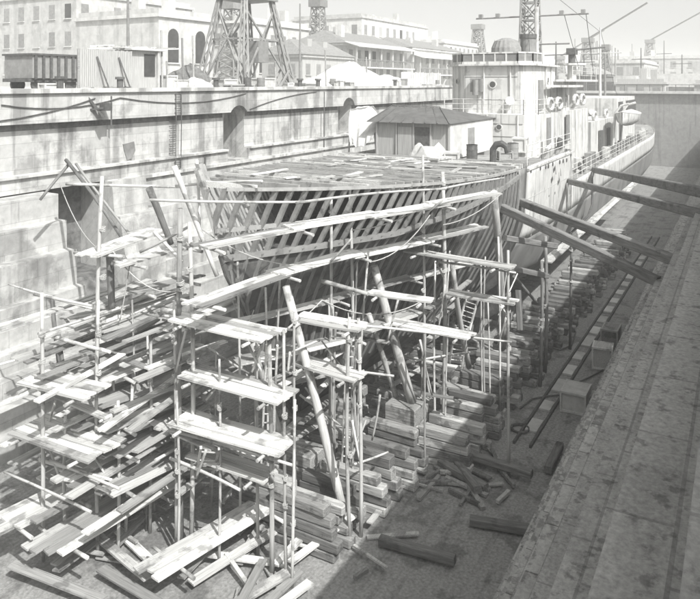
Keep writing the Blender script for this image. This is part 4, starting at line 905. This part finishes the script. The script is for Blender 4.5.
# breast shores from the ship to the near altars
def breast(pa,va,pb,vb,lab,w,m='oldbaulk'):
    a=at(*pa,v=va);b=at(*pb,v=vb); d=(b-a)/40
    def altar(v): return next((z for lim,z in ((.8,11),(1.5,9.5),(2.2,8),(2.9,6.7),(3.5,5.3),(4.1,4),(4.7,2.7),(5.3,1.4)) if v<lim),0)
    for _ in range(200):
        if b.z<altar(b.y)-.05: break
        b=b+d
    baulk(a,b,lab,w,w*1.1,m,name='breast_shore',cat='shore')
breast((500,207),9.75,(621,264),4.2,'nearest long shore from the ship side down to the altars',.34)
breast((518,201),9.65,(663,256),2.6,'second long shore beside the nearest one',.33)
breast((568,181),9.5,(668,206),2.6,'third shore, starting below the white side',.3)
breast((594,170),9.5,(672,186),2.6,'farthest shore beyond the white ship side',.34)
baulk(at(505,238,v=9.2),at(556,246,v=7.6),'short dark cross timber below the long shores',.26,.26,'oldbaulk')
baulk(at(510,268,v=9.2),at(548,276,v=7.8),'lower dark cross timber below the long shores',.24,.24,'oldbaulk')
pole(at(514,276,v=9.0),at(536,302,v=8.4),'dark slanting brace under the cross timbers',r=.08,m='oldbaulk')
# pale strip of staging along the white hull
for i in range(5):
    a=at(546,262,z=4.85); b=at(640,178,z=4.85); q0,q1=i/5,(i+1)/5
    for k in range(2):
        off=Vector((0,.29*(k-.5),0)); plank(lerp(a,b,q0)+off,lerp(a,b,q1+.015)+off,f'{"inner" if k else "outer"} plank, {ORD[i]} length, of the pale strip hung along the white hull','planks hung along the white hull',w=.28,t=.07)
pole(at(567,183,v=9.2),at(567,216,v=9.2),'thin hanger post below the third shore',r=.05,m='oldbaulk')
tag(MB().tube([at(592,172,v=9.1),at(592.5,190,v=9.1),at(592,205,v=9.1),at(588,216,v=9.1),at(578,226,v=9.1),at(566,236,v=9.1)],.07,8).build('hanging_hose',M['iron'],smooth=True),'dark hose hanging from the farthest shore in a curve','hose')
# small raking and lattice struts in the staging
def strut(a,b,d0,d1,lab,r=.04): pole(at(*a,d=d0),at(*b,d=d1),lab,r=r,name='brace_pole')
bl=[((246,340),(262,372),20.4,20.2,'brace under the right end of the top cross platform'),((262,345),(252,372),20.3,20.3,'crossing brace under the right end of the top platform'),((345,322),(353,336),22,21.9,'short left bracket leg under the upper bracketed platform'),((358,324),(352,338),21.8,21.9,'short right bracket leg under the upper bracketed platform'),((343,372),(352,388),22,21.9,'left bracket leg under the lower bracketed platform'),((360,374),(353,390),21.8,21.9,'right bracket leg under the lower bracketed platform'),
((350,462),(366,420),22,22.6,'slanting brace at the foot of the bracketed tower'),((352,420),(360,462),22.4,22,'crossing brace at the foot of the bracketed tower'),((352,465),(388,452),22,23,'low strut lying out from the bracketed tower foot'),((500,303),(508,318),26,25.6,'bracket leg under the middle starboard platform'),((436,262),(444,278),26.4,26.2,'bracket leg under the long starboard platform left'),((506,318),(498,345),26,26.4,'brace at the outer end of the starboard staging'),
((300,395),(340,425),23,23.4,'thin slanting pole behind the longest shore'),((230,372),(206,400),21,21,'brace left of the middle cross platform'),((280,335),(300,318),21.5,22,'thin brace right of the top cross platform'),((320,340),(292,352),22,21.6,'thin brace by the longest shore'),((290,352),(288,372),21,21,'short thin post right of the middle platform'),((186,330),(176,372),20.6,20.9,'brace left under the top cross platform'),
((420,340),(432,395),25,25.6,'slanting pole left of the ladder'),((398,300),(388,340),25,25,'thin brace between the leaning shores'),((445,285),(438,330),26,26.4,'thin brace beside the ladder'),((56,400),(44,440),21,21.5,'brace under the upper left edge platform'),((92,452),(106,476),20.5,20.2,'brace under the lower left edge platform'),((46,440),(58,474),20.7,20.5,'second brace under the lower left edge platform'),
((206,450),(196,478),19.5,19.8,'brace left of the bottom ladder'),((380,395),(372,440),23.6,23.8,'thin pole leaning on the timber blocks'),((330,262),(352,238),23,22.8,'short diagonal between the twin uprights'),((424,215),(443,200),25,24.8,'short diagonal at the tallest upright')]
for b in bl: strut(*b)
# ropes
def sagrope(a,b,da,db,sag,lab,r=.02):
    p,q=at(*a,d=da),at(*b,d=db); rope([lerp(p,q,t/10)-Vector((0,0,sag*4*(t/10)*(1-t/10))) for t in range(11)],lab,r)
for x in (((232,298),(244,326),22,22,.1,'short rope hanging from the second walkway'),((244,326),(254,310),22,22,.1,'rope loop at the second walkway'),((262,335),(322,300),22,23,.25,'rope slung below the third walkway'),((322,300),(424,300),23,25,.5,'long sagging rope in front of the dark plating'),((370,262),(430,215),24,25,.35,'rope rising to the rail by the tallest upright'),((200,228),(330,262),22.5,22.3,.5,'rope slung from the bow to the twin uprights'),((130,262),(120,320),22.5,22.3,.1,'rope hanging at the left staging'),((112,250),(182,290),22.5,21.5,.5,'slack rope across the left staging'),((60,184),(100,250),27,24,.4,'rope from the long grey pole to the left staging'),((352,230),(424,205),23,25,.2,'rope between the tall uprights'),((443,225),(500,195),25,27,.2,'rope along the rail at the after end of the bow')): sagrope(*x)
# lashings on the uprights
# ladders
def ladder(a,ka,b,kb,w,lab,n=9):
    p,q=at(*a,**ka),at(*b,**kb); t=thing('ladder',tuple(p),lab,'ladder'); d=(q-p).normalized(); sd=Vector((sn,-cs,0)); sd=(sd-d*sd.dot(d)).normalized()*w/2
    for s in (-1,1): MB().beam(p+sd*s,q+sd*s,.06,.08).build('rail',M['plank'],t)
    for i in range(n): c=lerp(p,q,(i+.5)/n); MB().tube([c-sd,c+sd],.025,6).build('rung',M['plank'],t)
ladder((202,486),dict(z=1.2),(210,448),dict(d=19.6),.5,'short wide ladder at the bottom below the lower cross platform',5)
ladder((455,368),dict(z=1.6),(462,326),dict(d=30.2),.55,'ladder standing between the starboard staging poles, lower flight',8)
ladder((464,328),dict(d=30.3),(474,292),dict(d=30.6),.5,'upper ladder leaning in the starboard staging under the platform',8)
ladder((266,470),dict(z=1.8),(272,345),dict(d=20.6),.32,'tall narrow ladder up to the top cross platform',14)
ladder((346,470),dict(z=.6),(352,330),dict(d=22.2),.3,'tall narrow ladder up the bracketed platforms',14)
# the denser tangle of thin poles, rails, braces and odd planks
def hullv(u,z,off): return VC-half(u,z)-off
def clear(p,q):
    """False where a pole or plank would pass in front of one of the leaning shores or the ladders"""
    for k in range(13):
        a=lerp(Vector(p),Vector(q),k/12); d=a.x*cs+a.y*sn; px=HX+F*(a.x*sn-a.y*cs)/d; py=HY+F*(EYE-a.z)/d
        if 360<px<420 and d<27.5 and 255<py<410: return False
        if 280<px<350 and d<24.5 and 280<py<530: return False
        if 446<px<482 and d<30.5 and 255<py<375: return False
        if px>500 or a.x>28.5: return False
    return True
for i in range(60):
    u=R.uniform(18.6,29); z=R.uniform(4.6,8.6); v=hullv(u,8.2,R.choice([.3,.7,1.3,2.0])); l=R.uniform(-.05,.05)
    if not clear((u,v,0),(u,v,z)): continue
    o=pole((u,v,0),(u+l*z,v+R.uniform(-.04,.04)*z,z),'thin upright pole in the starboard staging beside the new bow','thin uprights of the starboard staging',r=R.uniform(.03,.055),m=R.choice(['pole','pole','pole','plank2']))
for i in range(18):
    u=R.uniform(18,27); z=R.choice([2.6,3.6,4.6,5.6,6.6,7.4])+R.uniform(-.2,.2); L=R.uniform(2.5,5.5); off=R.choice([.3,.8,1.4])
    if not clear((u,hullv(u,8,off),z),(u+L,hullv(u+L,8,off),z)): continue
    pole((u,hullv(u,8,off),z),(u+L,hullv(u+L,8,off),z+R.uniform(-.15,.15)),'thin rail pole lashed along the starboard staging','rail poles of the starboard staging',r=R.uniform(.03,.05),name='ledger_pole')
for i in range(30):
    u=R.uniform(18,30); off=R.uniform(.4,2.4); z=R.uniform(1.5,6)
    if not clear((u,hullv(u,8,off),z),(u,hullv(u,8,off),z+1.5)): continue
    pole((u,hullv(u,8,off),z),(u+R.uniform(-1.6,1.6),hullv(u,8,off+R.uniform(-.6,.6)),z+R.uniform(1,2.2)),'thin slanting brace in the starboard staging','braces of the starboard staging',r=R.uniform(.025,.045),name='brace_pole')
for i in range(46):
    u=R.uniform(18.2,28); z=R.choice([2.2,3.0,3.7,4.4,5.2,6.0]); off=R.uniform(.3,1.1); L=R.uniform(2.4,4.2); p=Vector((u,hullv(u,8,off),z))
    if i%3: q=Vector((u+L,hullv(u+L,8,off),z+R.uniform(-.08,.08)))
    else: q=p+Vector((R.uniform(-.2,.2),-R.uniform(.9,1.6),0)); 
    if not clear(p,q): continue
    plank(p,q,'weathered plank in the lower starboard staging beside the new bow','lower planks of the starboard staging',w=R.uniform(.2,.28),m=R.choice(['plank','plank','plank2']))
for i in range(9):
    u=R.uniform(14.5,18.5); v=R.uniform(14.6,18.5); z=R.uniform(3,7)
    pole((u,v,0),(u+R.uniform(-.3,.3),v+R.uniform(-.3,.3),z),'thin upright pole in the staging left of the bow','thin uprights left of the bow',r=R.uniform(.03,.055),m=R.choice(['pole','pole','plank2']))
for i in range(18):
    u=R.uniform(12.5,16); v=R.uniform(14.5,20); z=R.uniform(1.5,7); a=R.choice([0,HP_]) if False else R.choice([0,1.57]); L=R.uniform(2.5,4.5)
    pole((u,v,z),(u+L*math.cos(a),v+L*math.sin(a),z+R.uniform(-.2,.2)),'rail pole in the staging left of the bow','rail poles left of the bow',r=R.uniform(.035,.05),name='ledger_pole')
for i in range(44):
    u=R.uniform(12.4,16.5); v=R.uniform(14.6,20.8); z=R.choice([.5,1.1,1.8,2.5,3.2,4.0,4.8,5.6,6.4]); L=R.uniform(3,4.6); a=R.uniform(-.08,.08)
    plank((u,v,z),(u+L*math.cos(a),v+L*math.sin(a),z+R.uniform(-.15,.15)),'long plank in the deep staging left of the bow','long planks left of the bow',w=R.uniform(.24,.34),m=R.choice(['plank','plank','plank2','plank2']))
for i in range(16):
    u=R.uniform(12.6,17); v=R.uniform(11,15); L=R.uniform(2.4,4); a=R.choice([0,1.57])+R.uniform(-.4,.4); z=R.uniform(.08,.5)
    plank((u,v,z),(u+L*math.cos(a),v+L*math.sin(a),z+R.uniform(-.05,.3)),'plank thrown down on the dock floor before the bow','planks on the dock floor before the bow',w=R.uniform(.24,.32),m=R.choice(['plank','plank2']))
# ------------------------------------------------------------------ dock blocks
def pile(name,c,levels,L,sec,rz,mats,lab,grp,twoup=False):
    t=thing(name,c,lab,'dock block',grp); c=Vector(c); z=0
    for k in range(levels):
        h=sec*R.uniform(.85,1.1); w=sec*R.uniform(.95,1.25); l=L*(1-.06*k)*R.uniform(.92,1.06); off=R.uniform(-.16,.16)
        a=rz+R.uniform(-.04,.04); mb=MB(); d=Vector((math.cos(a),math.sin(a),0)); p=c+d*off+Vector((R.uniform(-.04,.04),0,z+h/2))
        mb.beam(p-d*l/2,p+d*l/2,w,h-.015); bb=mb.build('baulk',M[mats(k)],t); bv=bb.modifiers.new('b','BEVEL'); bv.width=R.uniform(.02,.05); bv.segments=1
        z+=h
    return z
HP=math.pi/2
for i in range(50):
    u=17.6+.92*i; far=u>34
    c=(u+R.uniform(-.08,.08),(11.7 if u<20 else 11.2 if u<24 else 9.75)+R.uniform(-.15,.15)-(.25 if u>42 else 0),0); lv=R.choice([4,4,5,5]) if u<34 else R.choice([4,5,5])
    pile('bilge_block',c,lv,2.5 if not far else 2.4,.33,HP,lambda k:'baulk_y' if R.random()<.55 else 'oldbaulk_y','timber block stack in the long row along the near side of the ship','near row of dock blocks')
for i in range(26):
    u=20+1.5*i; pile('keel_block',(u,VC,0),3,1.8,.4,HP,lambda k:'baulk_y','timber keel block stack under the middle of the ship','keel blocks')
for i in range(18):
    u=17.8+.98*i; pile('bilge_block',(u,(12.6 if u>24 else 13.3)+R.uniform(-.15,.15),0),R.choice([2,3,3]),2.0,.36,HP,lambda k:'baulk_y' if R.random()<.7 else 'oldbaulk_y','low timber block stack in the inner row under the turn of the bow','inner row of dock blocks')
def bigblock(p,s,rz,m,lab): 
    t=thing('timber_crib',tuple(p),lab,'dock block'); n=3
    for k in range(n):
        Mx=Matrix.Rotation(rz,3,'Z'); MB().box(Vector(p)+Mx@Vector((R.uniform(-.05,.05),R.uniform(-.05,.05),s[2]*(k+.5)/n)),(s[0]*R.uniform(.94,1),s[1],s[2]/n-.02),rz).build('baulk',M['baulk_y'],t).modifiers.new('b','BEVEL').width=.035
bigblock(at(300,484,z=0),(1.5,1.0,1.3),HP,'plank','pale square timber crib at the bottom beside the longest shore')
bigblock(at(405,402,z=2.0)-Vector((0,0,2.0)),(1.3,.9,2.0),HP,'baulk','square crib carrying the foot of the thick shore')
bigblock(at(335,492,z=0),(1.4,.6,.7),HP,'baulk','low timber crib right of the pale one at the bottom')
bigblock(at(430,430,z=0),(1.2,.6,1.2),HP,'baulk','crib with the coiled rope, right of the thick shore')
# coil of rope, loose baulks and debris on the floor
co_=MB()
for k in range(7):
    c=at(416,410,z=1.1+.05*k); co_.tube([c+Vector((.15*math.sin(a)*.4,-.45*math.cos(a)*(1-.03*k),.55*math.sin(a))) for a in [2*math.pi*j/20 for j in range(21)]],.03,5,cap=False)
tag(co_.build('rope_coil',M['rope']),'coil of pale rope hanging on the crib by the thick shore','rope')
FD=[(at(446,448,z=.35),at(532,474,z=.35),'long dark baulk lying across the shaded floor'),(at(440,462,z=.2),at(486,488,z=.2),'short baulk lying in the shade at the bottom'),(at(452,456,z=.25),at(478,490,z=.3),'crossed baulk lying over the short one in shade'),(at(560,445,z=.2),at(548,470,z=.2),'short timber lying near the gutter'),(at(470,520,z=.2),at(560,535,z=.2),'baulk lying on the floor in the near foreground'),(at(380,540,z=.2),at(455,560,z=.25),'pale baulk lying below the block row in foreground')]
for a,b,l in FD: baulk(a,b,l,.28,.26,'oldbaulk',name='floor_baulk',cat='timber')
for i in range(70):
    u=R.uniform(14,26);v=R.uniform(9,17); a=R.uniform(0,3.14);L=R.uniform(.4,1.8); c=Vector((u,v,R.uniform(.05,.3))); d=Vector((math.cos(a),math.sin(a),R.uniform(-.1,.1)))
    tag(MB().beam(c-d*L/2,c+d*L/2,R.uniform(.06,.2),R.uniform(.04,.12)).build('timber_offcut',M[R.choice(['plank','plank2','baulk'])]),'timber offcut scattered on the dock floor under the bow','offcut','offcuts on the dock floor')
for i in range(34):
    u=R.uniform(21,35); zz=sheer(u)+.12; h=half(u,zz)*.8; v=VC+R.uniform(-h,h); a=R.choice([0,HP])+R.uniform(-.3,.3); L=R.uniform(.6,2.2); c=Vector((u,v,zz+.04+.06*R.random())); d=Vector((math.cos(a),math.sin(a),0))
    plank(c-d*L/2,c+d*L/2,'loose plank strewn over the new foredeck','planks strewn on the foredeck',w=R.uniform(.1,.24),t=.04,m=R.choice(['plank','plank','plank2']))
for i in range(26):
    c=at(R.uniform(425,520),R.uniform(440,500),z=.12); a=R.uniform(0,3.14); L=R.uniform(.5,2.0); d=Vector((math.cos(a),math.sin(a),R.uniform(-.06,.06)))
    tag(MB().beam(c-d*L/2,c+d*L/2,R.uniform(.07,.2),R.uniform(.05,.13)).build('timber_offcut',M[R.choice(['plank2','oldbaulk','baulk'])]),'broken timber lying in the shade of the near side beyond the blocks','offcut','broken timber in the shade')
# gutter with slabs, boxes and cables near the altars
gr=MB(); p,q=at(522,446,z=.0),at(640,262,z=.0); d=(q-p).normalized(); sd=Vector((-d.y,d.x,0))
for s in (-.32,.32): gr.beam(p+sd*s+Vector((0,0,.06)),p+d*42+sd*s+Vector((0,0,.06)),.09,.12)
tag(gr.build('gutter_rail',M['iron'],loc=(0,0,0)),'pair of dark rails edging the gutter along the near altars','rail')
for i in range(16):
    a=p+d*(1.2+2.1*i); L=R.uniform(.9,1.6)
    tag(MB().beam(a+Vector((0,0,.05)),a+d*L+Vector((0,0,.05)),.46,.08).build('gutter_slab',M['plaster']),'pale cover slab lying in the gutter between the dark rails','slab','gutter slabs')
crate(at(576,408,z=0),(1.25,1.0,.9),.0,M['canvas'],'pale low box on the floor beside the gutter'); crate(at(588,404,z=0),(.6,.8,.5),.2,M['plank2'],'small grey box behind the pale one beside the gutter')
crate(at(603,367,z=0),(.9,.9,1.1),.1,M['plank'],'upright pale crate farther along the gutter'); crate(at(611,345,z=0),(1.2,.8,1.0),0,M['plank2'],'grey crate beyond the upright one by the altars'); 
def cable(pl,lab,r=.035): tag(MB().tube(pl,r,6).build('cable',M['iron'],smooth=True),lab,'cable')
cable([at(x,y,z=.08) for x,y in((520,408),(532,399),(548,396),(560,395),(572,385),(590,377),(603,370))],'dark cable curling over the gutter to the crates')
cable([Vector((18+.5*i,4.45+.12*math.sin(i*.9),2.75)) for i in range(40)],'dark cable lying along a low altar step')
cable([at(x,y,z=.08) for x,y in((566,326),(576,332),(572,345),(560,350),(548,347))],'dark hose looped on the floor by the block row')
tag(MB().tube([at(520,429,z=.05)+Vector((.35*math.cos(a),.35*math.sin(a),.03*k/12)) for k,a in enumerate([2*math.pi*j/12 for j in range(30)])],.035,6).build('hose_coil',M['iron']),'small dark hose coil on the floor by the end of the gutter','hose')
